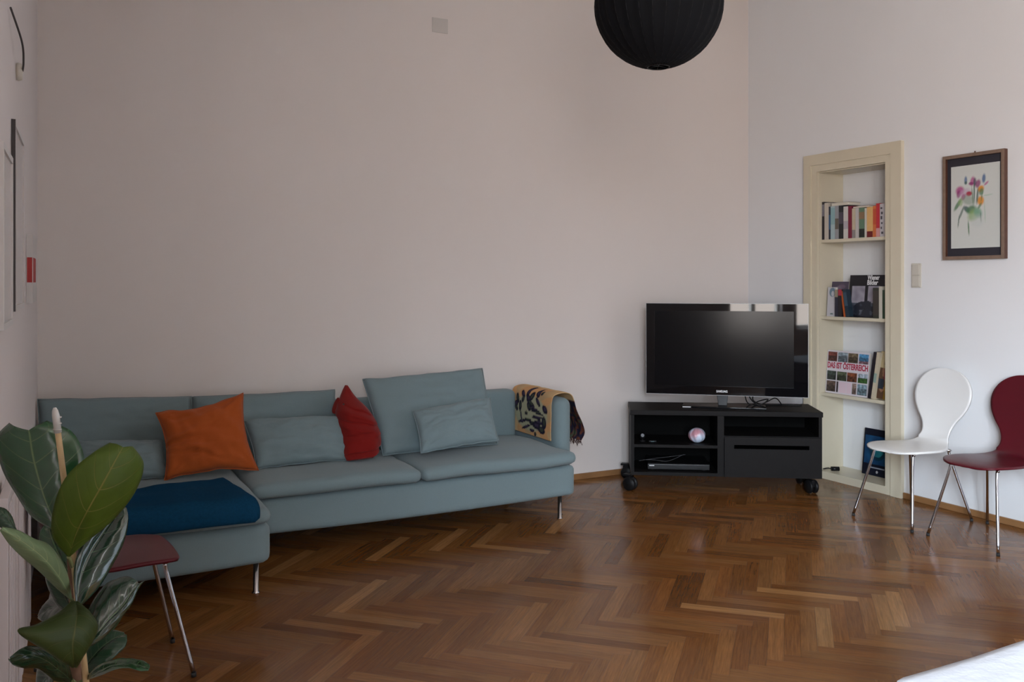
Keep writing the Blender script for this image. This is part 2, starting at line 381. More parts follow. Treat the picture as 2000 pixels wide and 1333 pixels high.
g2 = 'books on the second shelf of the built-in bookcase'
S2 = SH[1]
def cover_book(label, y0, y1, x, z, h, t, fn, nx, ny, side=(.75, .73, .72), tilt=8, grp=None, roll=0):
    """book standing with its front cover facing the room, leaning back"""
    wd = y0-y1
    b = thing('book', label, 'book', (x, (y0+y1)/2, z), RW, grp)
    b.matrix_world = Matrix.Translation((x, (y0+y1)/2, z)) @ Matrix.Rotation(RW, 4, 'Z') @ Matrix.Rotation(R(-tilt), 4, 'X') @ Matrix.Rotation(R(roll), 4, 'Y')
    bm = B(-wd/2, wd/2, 0, .003, 0, h); box(bm, -wd/2, wd/2, t-.003, t, 0, h); box(bm, -wd/2, -wd/2+.003, .003, t-.003, 0, h)
    obj('cover', bm, bookmat('cover_board', side), b); obj('pages', B(-wd/2+.003, wd/2-.004, .003, t-.003, .003, h-.003), PAGES, b)
    painted('front_cover_print', b, Matrix.Translation((0, -.0008, h/2)) @ FACE, wd-.002, h-.002, nx, ny, fn, rough=.3)
    return b
bk = cover_book('tall book with grey-purple photo cover facing out, behind the white one on the second shelf', 4.832, 4.672, 5.215, S2, .262, .02,
    blobs(rgb(74, 66, 84), [(.35, .75, .3, .13, 10, rgb(130, 120, 130), .7), (.6, .85, .25, .08, 0, rgb(120, 100, 120), .6), (.15, .4, .1, .4, 0, rgb(96, 86, 104), .8), (.12, .08, .12, .1, 0, rgb(170, 40, 40), .9)]), 30, 40, side=rgb(190, 180, 190), grp=g2)
b = cover_book('narrow white book with a blue ring motif on its cover, second shelf', yx(1614.5, 5.165), yx(1630, 5.165), 5.165, S2, .218, .02,
    blobs(rgb(190, 188, 194), [(.6, .83, .42, .17, 0, rgb(86, 118, 138), .9), (.66, .78, .22, .10, 0, rgb(186, 186, 194), 1), (.62, .08, .22, .03, 0, rgb(60, 90, 90), .9)], .15), 24, 60, side=rgb(190, 188, 190), tilt=4, grp=g2)
book('dark slim book with pale top, right of the white ring-motif book', yx(1630.5), yx(1636.5), S2, .20, rgb(44, 44, 58), grp=g2, band=[(.72, 1, rgb(150, 140, 120))], depth=.12)
book('black book with a red head beside the leaning orange spine', yx(1637), yx(1644), S2, .20, rgb(34, 30, 34), grp=g2, band=[(.78, 1, rgb(176, 48, 66))], depth=.12)
book('thin orange-spined book leaning left on the second shelf', yx(1648), yx(1651), S2+.001, .19, rgb(176, 84, 34), lean=-9, grp=g2, depth=.042)
book('dark petrol book leaning left beside the large black photo book', yx(1652), yx(1659), S2+.002, .20, rgb(28, 46, 60), lean=-9, grp=g2, band=[(.4, .9, rgb(50, 74, 92))], depth=.042)
def wiener(u, v):
    c = rgb(20, 20, 28)
    for a, b_, col in ((.06, .36, 0), (.44, .70, 1)):
        if a < u < b_ and .05 < v < .74:
            n = noise.noise(Vector((u*9, v*7, col*5)))
            c = rgb(*[x+n*34 for x in (150, 146, 158)]) if v > .34 else rgb(*[x+n*40 for x in (70, 76, 88)])
    d = (u-.42)**2/.09+(v-.2)**2/.035
    if d < 1 and noise.noise(Vector((u*12, v*10, 3))) > -.25: c = rgb(34, 38, 50)
    return c
wb = cover_book('large black book with two grey photos and white title, facing out on the second shelf', 4.640, 4.250, 5.196, S2, .308, .03, wiener, 70, 60, side=rgb(26, 26, 34), tilt=6, grp=g2)
for i, s in enumerate(('Wiener', 'Bilder')):
    text('cover_title', s, .048, LOGO, wb, Matrix.Translation((.015+(.0 if i == 0 else -.006), -.0016, .288-.036*i)) @ FACE, depth=.0006, width=.105-.012*i, bold=.0012)
book('dark olive book in front of the large black photo book', yx(1705), yx(1716), S2, .215, rgb(52, 54, 46), grp=g2, band=[(.1, .9, rgb(62, 56, 52))], depth=.042)
book('cream thin book between the olive and the bottle green books', yx(1716.6), yx(1723), S2, .225, rgb(196, 192, 178), grp=g2, depth=.042)
book('bottle green book at the right end of the second shelf', yx(1723.5), yx(1734), S2, .20, rgb(44, 66, 48), grp=g2, depth=.042)

g3 = 'books on the third shelf of the built-in bookcase'
S3 = SH[2]
tiles = [[(96, 44, 40), (120, 132, 140), (96, 84, 66), (74, 128, 166)], [(52, 62, 56), (74, 82, 62), (112, 64, 42), (70, 116, 52)], [(80, 64, 56), (60, 48, 50), (0, 0, 0), (120, 142, 152)]]
def osterreich(u, v):
    c = rgb(212, 206, 212)
    if .02 < u < .98:
        cu = int(u*4); fu = u*4-cu
        if .74 < v < .97: row = 0; fv = (v-.74)/.23
        elif .30 < v < .52: row = 1; fv = (v-.30)/.22
        elif .03 < v < .28: row = 2; fv = (v-.03)/.25
        else: row = None
        if row is not None and .03 < fu < .97:
            if row == 2 and .33 < u < .62: return rgb(220, 196, 206)
            if row == 2 and (.30 < u < .33 or .62 < u < .64): return c
            t = tiles[row][cu]
            if row == 2 and cu == 2: t = (130, 110, 100)
            n = noise.noise(Vector((u*22, v*22, row)))
            k = .85+.5*n+(.25 if fv > .6 else -.1)
            if row == 0 and cu == 3 and fv < .3: t = (150, 110, 120)
            if row == 1 and cu == 3 and fv > .55: t = (150, 160, 170)
            c = rgb(*[max(8, min(230, x*k)) for x in t])
    return c
ob = cover_book('white picture-tile book with red title facing out on the third shelf', 4.826, 4.44, 5.172, S3, .318, .022, osterreich, 90, 80, side=rgb(206, 200, 206), tilt=5, grp=g3)
TRED = mat('red_print', rgb(168, 36, 66), .4)
text('cover_title', 'DAS IST ÖSTERREICH', .052, TRED, ob, Matrix.Translation((0, -.0016, .205)) @ FACE @ Matrix.Diagonal((1, 1.15, 1, 1)), depth=.0006, width=.37, bold=.0015)
def ku(u, v):
    c = rgb(186, 170, 132)
    if v < .66:
        c = rgb(88, 62, 44); n = noise.noise(Vector((u*5, v*7, 1)))
        if u > .45 and v < .42: c = rgb(150+n*50, 116+n*40, 34)
        elif v > .38 and u > .35 and n > -.1: c = rgb(128, 48, 52)
        elif u < .4 and .2 < v < .42: c = rgb(40, 48, 60)
        elif n > .2: c = rgb(150, 110, 84)
    return c
kb = cover_book('book with cream head and a yellow and red painting on its cover, third shelf right', 4.356, 4.236, 5.165, S3+.004, .335, .03, ku, 30, 60, side=rgb(196, 186, 166), tilt=3, grp=g3, roll=5)
text('cover_title', 'KU', .06, mat('dark_print', rgb(40, 36, 32), .5), kb, Matrix.Translation((.018, -.0016, .262)) @ FACE, depth=.0006, width=.075)
book('black spined book leaning right beside the picture-tile book', 4.418, 4.394, S3+.002, .335, rgb(34, 28, 36), lean=9, grp=g3, depth=.16, xf=5.15)
book('cream spined book leaning right between the black spine and the painting cover', 4.390, 4.366, S3+.002, .335, rgb(196, 184, 160), lean=9, grp=g3, depth=.16, xf=5.15, band=[(.35, .55, rgb(140, 160, 150))])
# dark blue catalogue leaning at the bottom of the niche
def cat_(u, v):
    c = rgb(12, 18, 36)
    if .24 < v < .86 and .04 < u < .96:
        n = noise.noise(Vector((u*6, v*6, 2)))
        c = rgb(20+n*12, 70+n*30, 112+n*30)
        d = math.hypot((u-.48)*1.1, (v-.55)*1.35)
        if abs(d-.26) < .035 and v > .55: c = rgb(70, 150, 150)
        elif d < .2: c = rgb(34+n*30, 116+n*40, 130+n*30)
        elif d < .3: c = rgb(16, 56, 76)
    if .155 < v < .178 and .22 < u < .74: c = rgb(150, 156, 170)
    if math.hypot((u-.5)*.8, v-.085) < .028: c = rgb(190, 190, 196)
    return c
cover_book('dark blue brochure with a teal round motif standing at the bottom of the bookcase', 4.60, 4.335, 5.30, NZ0, .335, .012, cat_, 60, 80, side=rgb(14, 20, 38), tilt=6)
# small black plug at the foot of the bookcase
t = thing('power_plug', 'small black plug lying at the foot of the bookcase beside the TV bench', 'plug', (5.20, 4.72, NZ0), 0)
bm = bmesh.new(); tube(bm, [(0, 0, .018), (-.05, .03, .018)], .016, 12); obj('plug_body', bm, BLACKPL, t)
bm = bmesh.new(); tube(bm, spline([(-.05, .03, .018), (-.07, .05, .02), (-.07, .085, .008), (0.0, .1, .006)]), .004, 8); obj('cord', bm, BLACKPL, t)

# ------------------------------------------------------------------ picture and switch on the right wall
PIC_Y0, PIC_Y1, PZ0, PZ1 = 3.775, 3.358, 1.604, 2.268
pw, ph = PIC_Y0-PIC_Y1, PZ1-PZ0
FRW = mat('frame_wood_shaded', (.095, .038, .022), .45, noise_amt=.3, nscale=25); FRL = mat('frame_wood_lit', (.22, .15, .11), .5, noise_amt=.3, nscale=30)  # frame sides coloured darker for their shade, front face lighter as the lit side
pf = thing('framed_picture', 'flower watercolour in a brown wooden frame with dark mat on the right wall', 'picture', (XR, (PIC_Y0+PIC_Y1)/2, PZ0), RW)
D = .034; f = .022
bm = bmesh.new()
for a in ((-pw/2, -pw/2+f, 0, ph), (pw/2-f, pw/2, 0, ph), (-pw/2+f, pw/2-f, 0, f), (-pw/2+f, pw/2-f, ph-f, ph)):
    box(bm, a[0], a[1], -D, -.001, a[2], a[3])
for fc in bm.faces:
    if fc.calc_center_median().y < -D+.001: fc.material_index = 1
bm.normal_update(); obj('frame', bm, [FRW, FRL], pf, bevel=.0015)
obj('mat_board', B(-pw/2+f, pw/2-f, -.014, -.001, f, ph-f), mat('dark_mat_board', (.028, .026, .036), .8), pf)
G, G2, G3 = rgb(84, 124, 90), rgb(70, 96, 84), rgb(140, 170, 110)
PK, MG, OR_, BL, RD = rgb(176, 92, 140), rgb(140, 60, 112), rgb(218, 150, 70), rgb(96, 120, 156), rgb(170, 40, 66)
items = [(.19, .70, .09, .055, 0, PK, .95), (.16, .66, .05, .04, 60, MG, .8), (.29, .67, .12, .05, 10, rgb(186, 160, 186), .6), (.38, .655, .065, .03, 0, RD, .95), (.26, .62, .05, .035, 30, PK, .8),
 (.45, .80, .06, .045, 60, PK, .9), (.42, .775, .05, .02, 0, MG, .9), (.56, .765, .06, .045, 30, MG, .85), (.5, .79, .03, .05, 0, rgb(90, 60, 100), .8), (.31, .82, .03, .05, 0, BL, .9), (.31, .79, .03, .02, 0, G2, .8), (.68, .82, .035, .055, -10, BL, .95), (.73, .76, .05, .015, 25, PK, .8),
 (.62, .70, .065, .04, 10, OR_, 1), (.63, .665, .05, .04, 30, G, .8), (.615, .56, .07, .055, 0, OR_, 1), (.485, .68, .015, .14, 0, G2, .9), (.45, .62, .012, .12, 8, G, .8), (.55, .62, .02, .10, -8, G2, .8), (.64, .61, .01, .07, -15, G, .8),
 (.36, .58, .14, .06, -10, rgb(120, 140, 120), .55), (.14, .53, .03, .10, -50, G, .85), (.20, .56, .05, .05, 0, G3, .6), (.22, .43, .02, .10, -35, G2, .7), (.16, .33, .012, .08, -12, G2, .8), (.33, .47, .07, .035, -20, rgb(50, 84, 84), .85), (.42, .46, .10, .05, 10, G, .9), (.48, .40, .13, .07, 15, G3, .75), (.56, .42, .09, .06, -20, rgb(110, 160, 140), .7),
 (.37, .24, .014, .09, 6, G, .9), (.62, .36, .012, .06, 5, G2, .7), (.60, .50, .05, .02, 40, G, .7), (.70, .42, .012, .12, 4, rgb(160, 190, 170), .6), (.76, .62, .10, .008, 3, rgb(160, 190, 170), .6), (.55, .32, .13, .08, 0, rgb(190, 200, 198), .4)]
painted('watercolour_print', pf, Matrix.Translation((.004, -.0146, ph/2)) @ FACE, pw-2*f-.044, ph-2*f-.10, 90, 140, blobs(rgb(206, 210, 206), [(a, b_, c*1.25, d*1.25, e_, f_, g_) for a, b_, c, d, e_, f_, g_ in items], .45), rough=.25)
bm = bmesh.new(); tube(bm, [(0, -.008, ph-.001), (0, -.008, ph+.012)], .004, 8); obj('hanging_loop', bm, FRW, pf)
sw = thing('light_switch', 'ivory double light switch on the wall between bookcase and picture', 'light switch', (XR, 3.99, 1.425), RW)
obj('plate', B(-.037, .037, -.010, 0, 0, .162), PLASTIC, sw, bevel=.004)
for z in (.008, .083): obj('rocker', B(-.029, .029, -.016, -.010, z, z+.071), PLASTIC, sw, bevel=.003)

# ------------------------------------------------------------------ pictures and fittings on the left wall
def leftwall_thing(name, label, cat, yc, z):
    return thing(name, label, cat, (wlx(yc), yc, z), R(90)-math.atan(.026))     # local x = +Y, local y = -X: faces the room on -y
WHF = mat('pale_frame', (.62, .60, .59), .5); GLS = mat('pale_print', (.60, .58, .58), .25)
DKE = mat('gap_shadow_and_wire', (.05, .045, .045), .6)
def lframe(label, y0, y1, z0, z1, d, edge):
    t = leftwall_thing('framed_picture', label, 'picture', (y0+y1)/2, z0); wd = y1-y0; h = z1-z0
    bm = bmesh.new(); f = .02
    for a in ((-wd/2, -wd/2+f, 0, h), (wd/2-f, wd/2, 0, h), (-wd/2+f, wd/2-f, 0, f), (-wd/2+f, wd/2-f, h-f, h)): box(bm, a[0], a[1], -d, -.001, a[2], a[3])
    obj('frame', bm, WHF, t); obj('print', B(-wd/2+f, wd/2-f, -d+.006, -.002, f, h-f), GLS, t)
    if edge: obj('gap_shadow_strip', B(-wd/2-.003, -wd/2, -d, -.001, 0, h), DKE, t)  # dark strip stands for the gap shadow along the near side
lframe('pale framed picture on the left wall nearest the camera', 2.95, 3.36, 1.32, 1.87, .014, False)
lframe('tall pale framed picture with a thin dark strip as its gap shadow on the left wall', 3.48, 4.02, 1.36, 2.02, .014, True)
t = leftwall_thing('small_canvas', 'small white canvas with a red block on the left wall, farthest of the pictures', 'picture', 4.62, 1.37)
obj('canvas', B(-.2, .2, -.026, -.001, 0, .30), WHF, t)
obj('red_print', B(-.16, .08, -.0268, -.026, .09, .20), mat('red_block', (.40, .03, .03), .6), t); obj('red_print', B(-.2012, -.2, -.024, -.004, .09, .20), bpy.data.materials['red_block'], t)
t = leftwall_thing('wall_hook', 'small white wall fitting with a dark wire near the top left', 'wall fitting', 3.75, 2.24)
bm = bmesh.new(); lathe(bm, [(.0001, 0), (.03, 0), (.034, .008), (.03, .02), (.0001, .024)], 20, (0, 0, 0)); bmesh.ops.rotate(bm, verts=bm.verts[:], cent=(0, 0, 0), matrix=Matrix.Rotation(R(90), 3, 'X')); obj('rosette', bm, PLASTIC, t, smooth=True)
bm = bmesh.new(); tube(bm, spline([(0, -.02, 0), (-.08, -.028, .02), (-.22, -.03, .06), (-.42, -.008, .12)]), .0035, 8); obj('wire', bm, DKE, t)
# low white radiator along the left wall
rd = leftwall_thing('radiator', 'flat white painted radiator low on the left wall beside the plant', 'radiator', 3.40, .12)
RP = mat('radiator_enamel', (.62, .57, .57), .5)
for (a, b_) in ((-.62, -.33), (-.19, .56)):
    bm = B(a, b_, -.036, -.012, 0, .75); x = a+.02
    while x < b_-.04: box(bm, x, x+.045, -.040, -.036, .02, .73); x += .085
    obj('panel', bm, RP, rd, bevel=.003)
obj('bracket', B(-.5, -.46, -.012, .0, .1, .6), RP, rd); obj('bracket', B(.3, .34, -.012, .0, .1, .6), RP, rd)
bm = bmesh.new(); tube(bm, [(-.6, -.024, .04), (.5, -.024, .04)], .009, 10); tube(bm, [(-.26, -.024, .04), (-.26, -.024, -.12)], .009, 10); tube(bm, [(-.26, -.024, .04), (-.26, -.024, .70)], .009, 10); obj('pipe', bm, mat('gap_shade_pipe', (.10, .05, .05), .5), rd)  # upright run added, coloured dark to stand for shade in the panel gap

# ------------------------------------------------------------------ sofa
def rbox(bm, x0, x1, y0, y1, z0, z1, r, puff=0., n=14, wob=0., seed=0, sag=0.):
    """soft rounded block"""
    cx, cy, cz = (x0+x1)/2, (y0+y1)/2, (z0+z1)/2; hx, hy, hz = (x1-x0)/2, (y1-y0)/2, (z1-z0)/2
    nx, ny, nz = max(4, int(hx*2/.03)), max(4, int(hy*2/.03)), max(4, int(hz*2/.02))
    verts = {}
    def V(i, j, k):
        key = (i, j, k)
        if key in verts: return verts[key]
        p = Vector((-hx+2*hx*i/nx, -hy+2*hy*j/ny, -hz+2*hz*k/nz))
        q = Vector((max(-hx+r, min(hx-r, p.x)), max(-hy+r, min(hy-r, p.y)), max(-hz+min(r, hz), min(hz-min(r, hz), p.z))))
        d = p-q
        if d.length > 1e-9: p = q+d.normalized()*min(r, hz) if d.length > 0 else p
        u, v = p.x/hx, p.y/hy
        if puff: p.z += puff*(1-u**4)*(1-v**4)*(1 if p.z > 0 else -.3)
        if sag and p.z < 0: p.z -= sag*(1-u*u)
        if wob:
            nn = noise.noise(Vector((p.x*4+seed, p.y*4, p.z*4)))
            p += Vector((0, 0, 1))*wob*nn
        verts[key] = bm.verts.new((cx+p.x, cy+p.y, cz+p.z)); return verts[key]
    for i in range(nx):
        for j in range(ny):
            bm.faces.new((V(i, j, 0), V(i, j+1, 0), V(i+1, j+1, 0), V(i+1, j, 0))); bm.faces.new((V(i, j, nz), V(i+1, j, nz), V(i+1, j+1, nz), V(i, j+1, nz)))
    for i in range(nx):
        for k in range(nz):
            bm.faces.new((V(i, 0, k), V(i+1, 0, k), V(i+1, 0, k+1), V(i, 0, k+1))); bm.faces.new((V(i, ny, k), V(i, ny, k+1), V(i+1, ny, k+1), V(i+1, ny, k)))
    for j in range(ny):
        for k in range(nz):
            bm.faces.new((V(0, j, k), V(0, j, k+1), V(0, j+1, k+1), V(0, j+1, k))); bm.faces.new((V(nx, j, k), V(nx, j+1, k), V(nx, j+1, k+1), V(nx, j, k+1)))
sofa = thing('corner_sofa', 'grey-turquoise corner sofa with chaise and chrome legs along the back wall', 'sofa', (1.45, 5.1, 0))
SO = -Vector((1.45, 5.1, 0))
def spart(name, bm, m=None, **k):
    bmesh.ops.translate(bm, verts=bm.verts[:], vec=SO); bmesh.ops.recalc_face_normals(bm, faces=bm.faces[:]); return obj(name, bm, m or FABRIC, sofa, smooth=True, **k)
bm = bmesh.new(); rbox(bm, -.0, .915, 4.20, 5.54, .145, .332, .035, sag=.008); spart('chaise_base', bm)
bm = bmesh.new(); rbox(bm, .917, 2.875, 4.67, 5.54, .145, .332, .03, sag=.012); spart('seat_base', bm)
bm = bmesh.new(); rbox(bm, -.03, .905, 4.135, 5.40, .346, .418, .036, puff=.012, wob=.008, seed=2); spart('seat_cushion', bm)
bm = bmesh.new(); rbox(bm, .912, 1.838, 4.60, 5.40, .346, .420, .036, puff=.014, wob=.008, seed=5); spart('seat_cushion', bm)
bm = bmesh.new(); rbox(bm, 1.842, 2.848, 4.60, 5.40, .346, .420, .036, puff=.014, wob=.008, seed=9); spart('seat_cushion', bm)
bm = bmesh.new(); rbox(bm, -.03, .93, 5.41, 5.55, .336, .71, .045); spart('back_frame', bm)
bm = bmesh.new(); rbox(bm, .935, 2.86, 5.41, 5.55, .336, .72, .045); spart('back_frame', bm)
bm = bmesh.new(); rbox(bm, 2.878, 2.998, 4.90, 5.55, .15, .715, .058); spart('armrest', bm)
for x, y in ((2.79, 4.72), (.855, 4.25), (.06, 4.25), (.06, 5.48), (.98, 5.45), (2.79, 5.45)):
    bm = bmesh.new(); lathe(bm, [(.0001, 0), (.018, 0), (.019, .004), (.013, .008), (.0125, .145), (.0001, .145)], 20, (x, y, 0)); spart('leg', bm, CHROME)

# ---- loose cushions
def cushion(name, label, cat, TL, TR, BR, BL, t, m, seed=0, pinch=.05, n=36, wr=.006, power=.45, group=None, wscale=5., piping=True, creases=()):
    c0 = (BL+BR)/2; o = Vector((c0.x, c0.y, min(BL.z, BR.z)))
    nrm = ((TR-BL).cross(TL-BR)).normalized()
    if nrm.y > 0: nrm = -nrm
    bm = bmesh.new(); idx = {}
    for side in (0, 1):
        for i in range(n+1):
            for j in range(n+1):
                if side == 1 and (i in (0, n) or j in (0, n)): idx[(1, i, j)] = idx[(0, i, j)]; continue
                u, v = i/n*2-1, j/n*2-1
                uu = u*(1-pinch*(1-v*v)); vv = v*(1-pinch*(1-u*u))
                a, b_ = (uu+1)/2, (vv+1)/2
                p = (BL*(1-a)+BR*a)*(1-b_)+(TL*(1-a)+TR*a)*b_
                k = max(0, (1-u*u)*(1-v*v))**power
                edge = 1-max(abs(u), abs(v))
                th = t/2*k
                q = Vector((u*wscale*.6+seed*3.1, v*wscale*.6, seed+side*7))
                wv = noise.noise(q)*wr*1.5 + noise.noise(q*2.3)*wr
                # creases running in from the corners
                cr = math.sin(math.atan2(abs(v)-.95, abs(u)-.95)*9+seed)*wr*1.1*math.exp(-((abs(u)-1)**2+(abs(v)-1)**2)*5)
                for (cu, cv, cl_, ca, cdp) in creases:
                    du, dv = u-cu, v-cv; A_, B_ = du*math.cos(R(ca))+dv*math.sin(R(ca)), -du*math.sin(R(ca))+dv*math.cos(R(ca))
                    th -= cdp*math.exp(-(B_/.045)**2)*math.exp(-(A_/cl_)**4) - cdp*.7*math.exp(-((B_-.10)/.07)**2)*math.exp(-(A_/cl_)**4)
                th += (wv+cr)*min(1, edge*5)
                p = p + nrm*(th if side == 0 else -th*.8) + Vector((0, 0, noise.noise(q*1.3+Vector((3, 3, 3)))*wr*.8))
                idx[(side, i, j)] = bm.verts.new(p-o)
    for side in (0, 1):
        for i in range(n):
            for j in range(n):
                q = [idx[(side, i, j)], idx[(side, i+1, j)], idx[(side, i+1, j+1)], idx[(side, i, j+1)]]
                if len(set(q)) == 4: bm.faces.new(q if side == 0 else q[::-1])
    bmesh.ops.recalc_face_normals(bm, faces=bm.faces[:])
    if piping:
        b2 = bmesh.new()
        loop = [idx[(0, i, 0)].co.copy() for i in range(n)]+[idx[(0, n, j)].co.copy() for j in range(n)]+[idx[(0, n-i, n)].co.copy() for i in range(n)]+[idx[(0, 0, n-j)].co.copy() for j in range(n+1)]
        tube(b2, loop, .0032, 6, caps=False)
    root = thing(name, label, cat, o, 0, group)
    obj('cover', bm, m, root, smooth=True)
    if piping: obj('seam_piping', b2, m, root, smooth=True)
    return root
def C4(pts, yt, yb):      # top left, top right at depth yt; bottom right, bottom left at depth yb
    (a, b_, c, d) = pts
    q = [atY(*a, yt), atY(*b_, yt), atY(*c, yb), atY(*d, yb)]
    for k in (2, 3): q[k].z = max(q[k].z, .436)
    return q
gB = 'large back cushions of the sofa'; gL = 'small lumbar cushions of the sofa'
cushion('back_cushion', 'large grey-turquoise back cushion at the far left end of the sofa', 'cushion', *C4([(73, 780), (374, 775), (372, 930), (80, 960)], 5.36, 5.26), .13, FABRIC, 1, .012, power=.28, wr=.004, group=gB)
cushion('back_cushion', 'large grey-turquoise back cushion behind the orange cushion, second from the left', 'cushion', *C4([(374, 776), (654, 762), (656, 890), (374, 925)], 5.36, 5.26), .13, FABRIC, 2, .012, power=.28, wr=.004, group=gB)
cushion('back_cushion', 'large grey-turquoise back cushion slumped forward at the right of the red cushion', 'cushion', *C4([(708, 742), (942, 720), (972, 868), (748, 892)], 5.30, 5.00), .15, FABRIC, 3, .02, power=.3, wr=.007, group=gB)
cushion('lumbar_cushion', 'small grey-turquoise cushion at the left end of the sofa behind the plant', 'cushion', *C4([(150, 862), (318, 860), (330, 943), (150, 952)], 5.10, 4.96), .15, FABRIC, 4, .045, wr=.008, group=gL)
cushion('lumbar_cushion', 'small grey-turquoise cushion between the orange and the red cushions', 'cushion', *C4([(474, 820), (672, 811), (692, 900), (500, 922)], 5.12, 4.96), .15, FABRIC, 5, .045, wr=.008, group=gL)
cushion('lumbar_cushion', 'small grey-turquoise cushion leaning on the slumped back cushion at the right', 'cushion', *C4([(805, 802), (958, 777), (974, 860), (822, 886)], 4.98, 4.80), .15, FABRIC, 6, .045, wr=.008, group=gL)
cushion('throw_cushion', 'bright orange square cushion in the corner of the sofa', 'cushion', *C4([(304, 806), (475, 768), (505, 920), (321, 939)], 5.08, 4.90), .17, ORANGE, 12, .13, wr=.010, wscale=4.2, creases=[(-.75, -.05, .55, 12, .016), (-.7, -.35, .6, -14, .014), (-.2, -.5, .5, -30, .010), (.1, .3, .5, 20, .006)])
# red cushion, standing on edge and bent over
def red_cushion():
    ctr = [(677, 753), (679, 775), (687, 800), (698, 828), (705, 856), (706, 880), (703, 898)]
    hwid = [2, 15, 31, 38, 39, 36, 27]
    m_ = 24
    S = spline([Vector((a, b_, w_)) for (a, b_), w_ in zip(ctr, hwid)], 12)
    o = atY(700, 897, 5.0); o.z -= .02; bm = bmesh.new()
    rings = []
    for i, s in enumerate(S):
        k = i/(len(S)-1); yy = 5.20-.28*k
        tilt = .35*(k-.5)
        c = atY(s.x, s.y, yy); r = abs(atY(s.x+s.z, s.y, yy).x-c.x); dp = .105*min(1, (s.z/30))*(math.sin(PI*min(1, k*.9+.12))**.4)
        ring = []
        for j in range(m_*2):
            a = PI*j/m_
            ca, sa = math.cos(a), math.sin(a)
            x = abs(ca)**.8*math.copysign(1, ca)*r; y = -abs(sa)**1.1*math.copysign(1, sa)*dp
            nn = noise.noise(Vector((ca*1.4, k*5.5, sa)))*.014+noise.noise(Vector((ca*3, k*12, sa*2)))*.007
            for k0, sl, am in ((.34, .10, .022), (.50, .06, .018), (.60, -.05, .012), (.86, -.04, .020)): nn += am*math.exp(-((k-k0-sl*ca)/.022)**2)-am*.6*math.exp(-((k-k0-sl*ca-.05)/.03)**2)
            ring.append(bm.verts.new(c+Vector((x*.97, y+tilt*x*.3+nn, nn*.4))-o))
        rings.append(ring)
    for a, b_ in zip(rings, rings[1:]):
        for j in range(m_*2): bm.faces.new((a[j], a[(j+1) % (m_*2)], b_[(j+1) % (m_*2)], b_[j]))
    bm.faces.new(rings[0]); bm.faces.new(rings[-1][::-1]); bmesh.ops.recalc_face_normals(bm, faces=bm.faces[:])
    root = thing('throw_cushion', 'dark red cushion standing on its corner and folded over in the middle of the sofa', 'cushion', o)
    obj('cover', bm, RED, root, smooth=True, sub=1)
    # the folded-over corner flap hanging to the left
    bm = bmesh.new()
    A = [atY(*p) - o for p in ((664, 768, 5.13), (668, 792, 5.10), (663, 812, 5.10), (646, 812, 5.14), (652, 790, 5.16))]
    Bk = [p+Vector((0, .035, 0)) for p in A]
    ft = [bm.verts.new(p) for p in A]; bk_ = [bm.verts.new(p) for p in Bk]; bm.faces.new(ft); bm.faces.new(bk_[::-1])
    for i in range(5): bm.faces.new((ft[i], bk_[i], bk_[(i+1) % 5], ft[(i+1) % 5]))
    bmesh.ops.recalc_face_normals(bm, faces=bm.faces[:]); obj('corner_flap', bm, RED, root, smooth=True, sub=2)
    bm = bmesh.new(); box(bm, -.004, .004, -.003, .003, -.004, .004); bmesh.ops.translate(bm, verts=bm.verts[:], vec=atY(671, 790, 5.02)-o); obj('zip_pull', bm, CHROME, root)
red_cushion()

# ---- folded blanket on the chaise
def blanket():
    prof = [(4.50, .436), (4.515, .46), (4.50, .485), (4.40, .488), (4.28, .488), (4.17, .486), (4.115, .474), (4.085, .445), (4.080, .405), (4.086, .378), (4.098, .374), (4.106, .40), (4.116, .425), (4.17, .436), (4.3, .436)]
    P = spline([Vector((0, a, b_)) for a, b_ in prof], 4)
    n = 44; bm = bmesh.new(); rings = []; o = Vector((.48, 4.3, .43))
    for i in range(n+1):
        k = i/n; ring = []
        for p in P:
            back = (p.y-4.08)/.42
            x = -.02+(.84-.06*back+.02)*k
            sh = 1 if .02 < k < .98 else .75
            nn = noise.noise(Vector((x*5, p.y*6, 1.)))*.012+noise.noise(Vector((x*14, p.y*10, 4)))*.004
            z = .436+(p.z-.436)*sh+(nn if p.z > .45 else nn*.3); y = p.y+.10*back*k+nn*.5
            ring.append(bm.verts.new(Vector((x, y, z))-o))
        rings.append(ring)
    m_ = len(P)
    for a, b_ in zip(rings, rings[1:]):
        for j in range(m_): bm.faces.new((a[j], a[(j+1) % m_], b_[(j+1) % m_], b_[j]))
    bm.faces.new(rings[0]); bm.faces.new(rings[-1][::-1]); bmesh.ops.recalc_face_normals(bm, faces=bm.faces[:])
    ob_ = obj('blanket', bm, TEAL, smooth=True); ob_.location = o
    tag(ob_, 'petrol blue folded blanket lying across the chaise end of the sofa', 'blanket')
blanket()

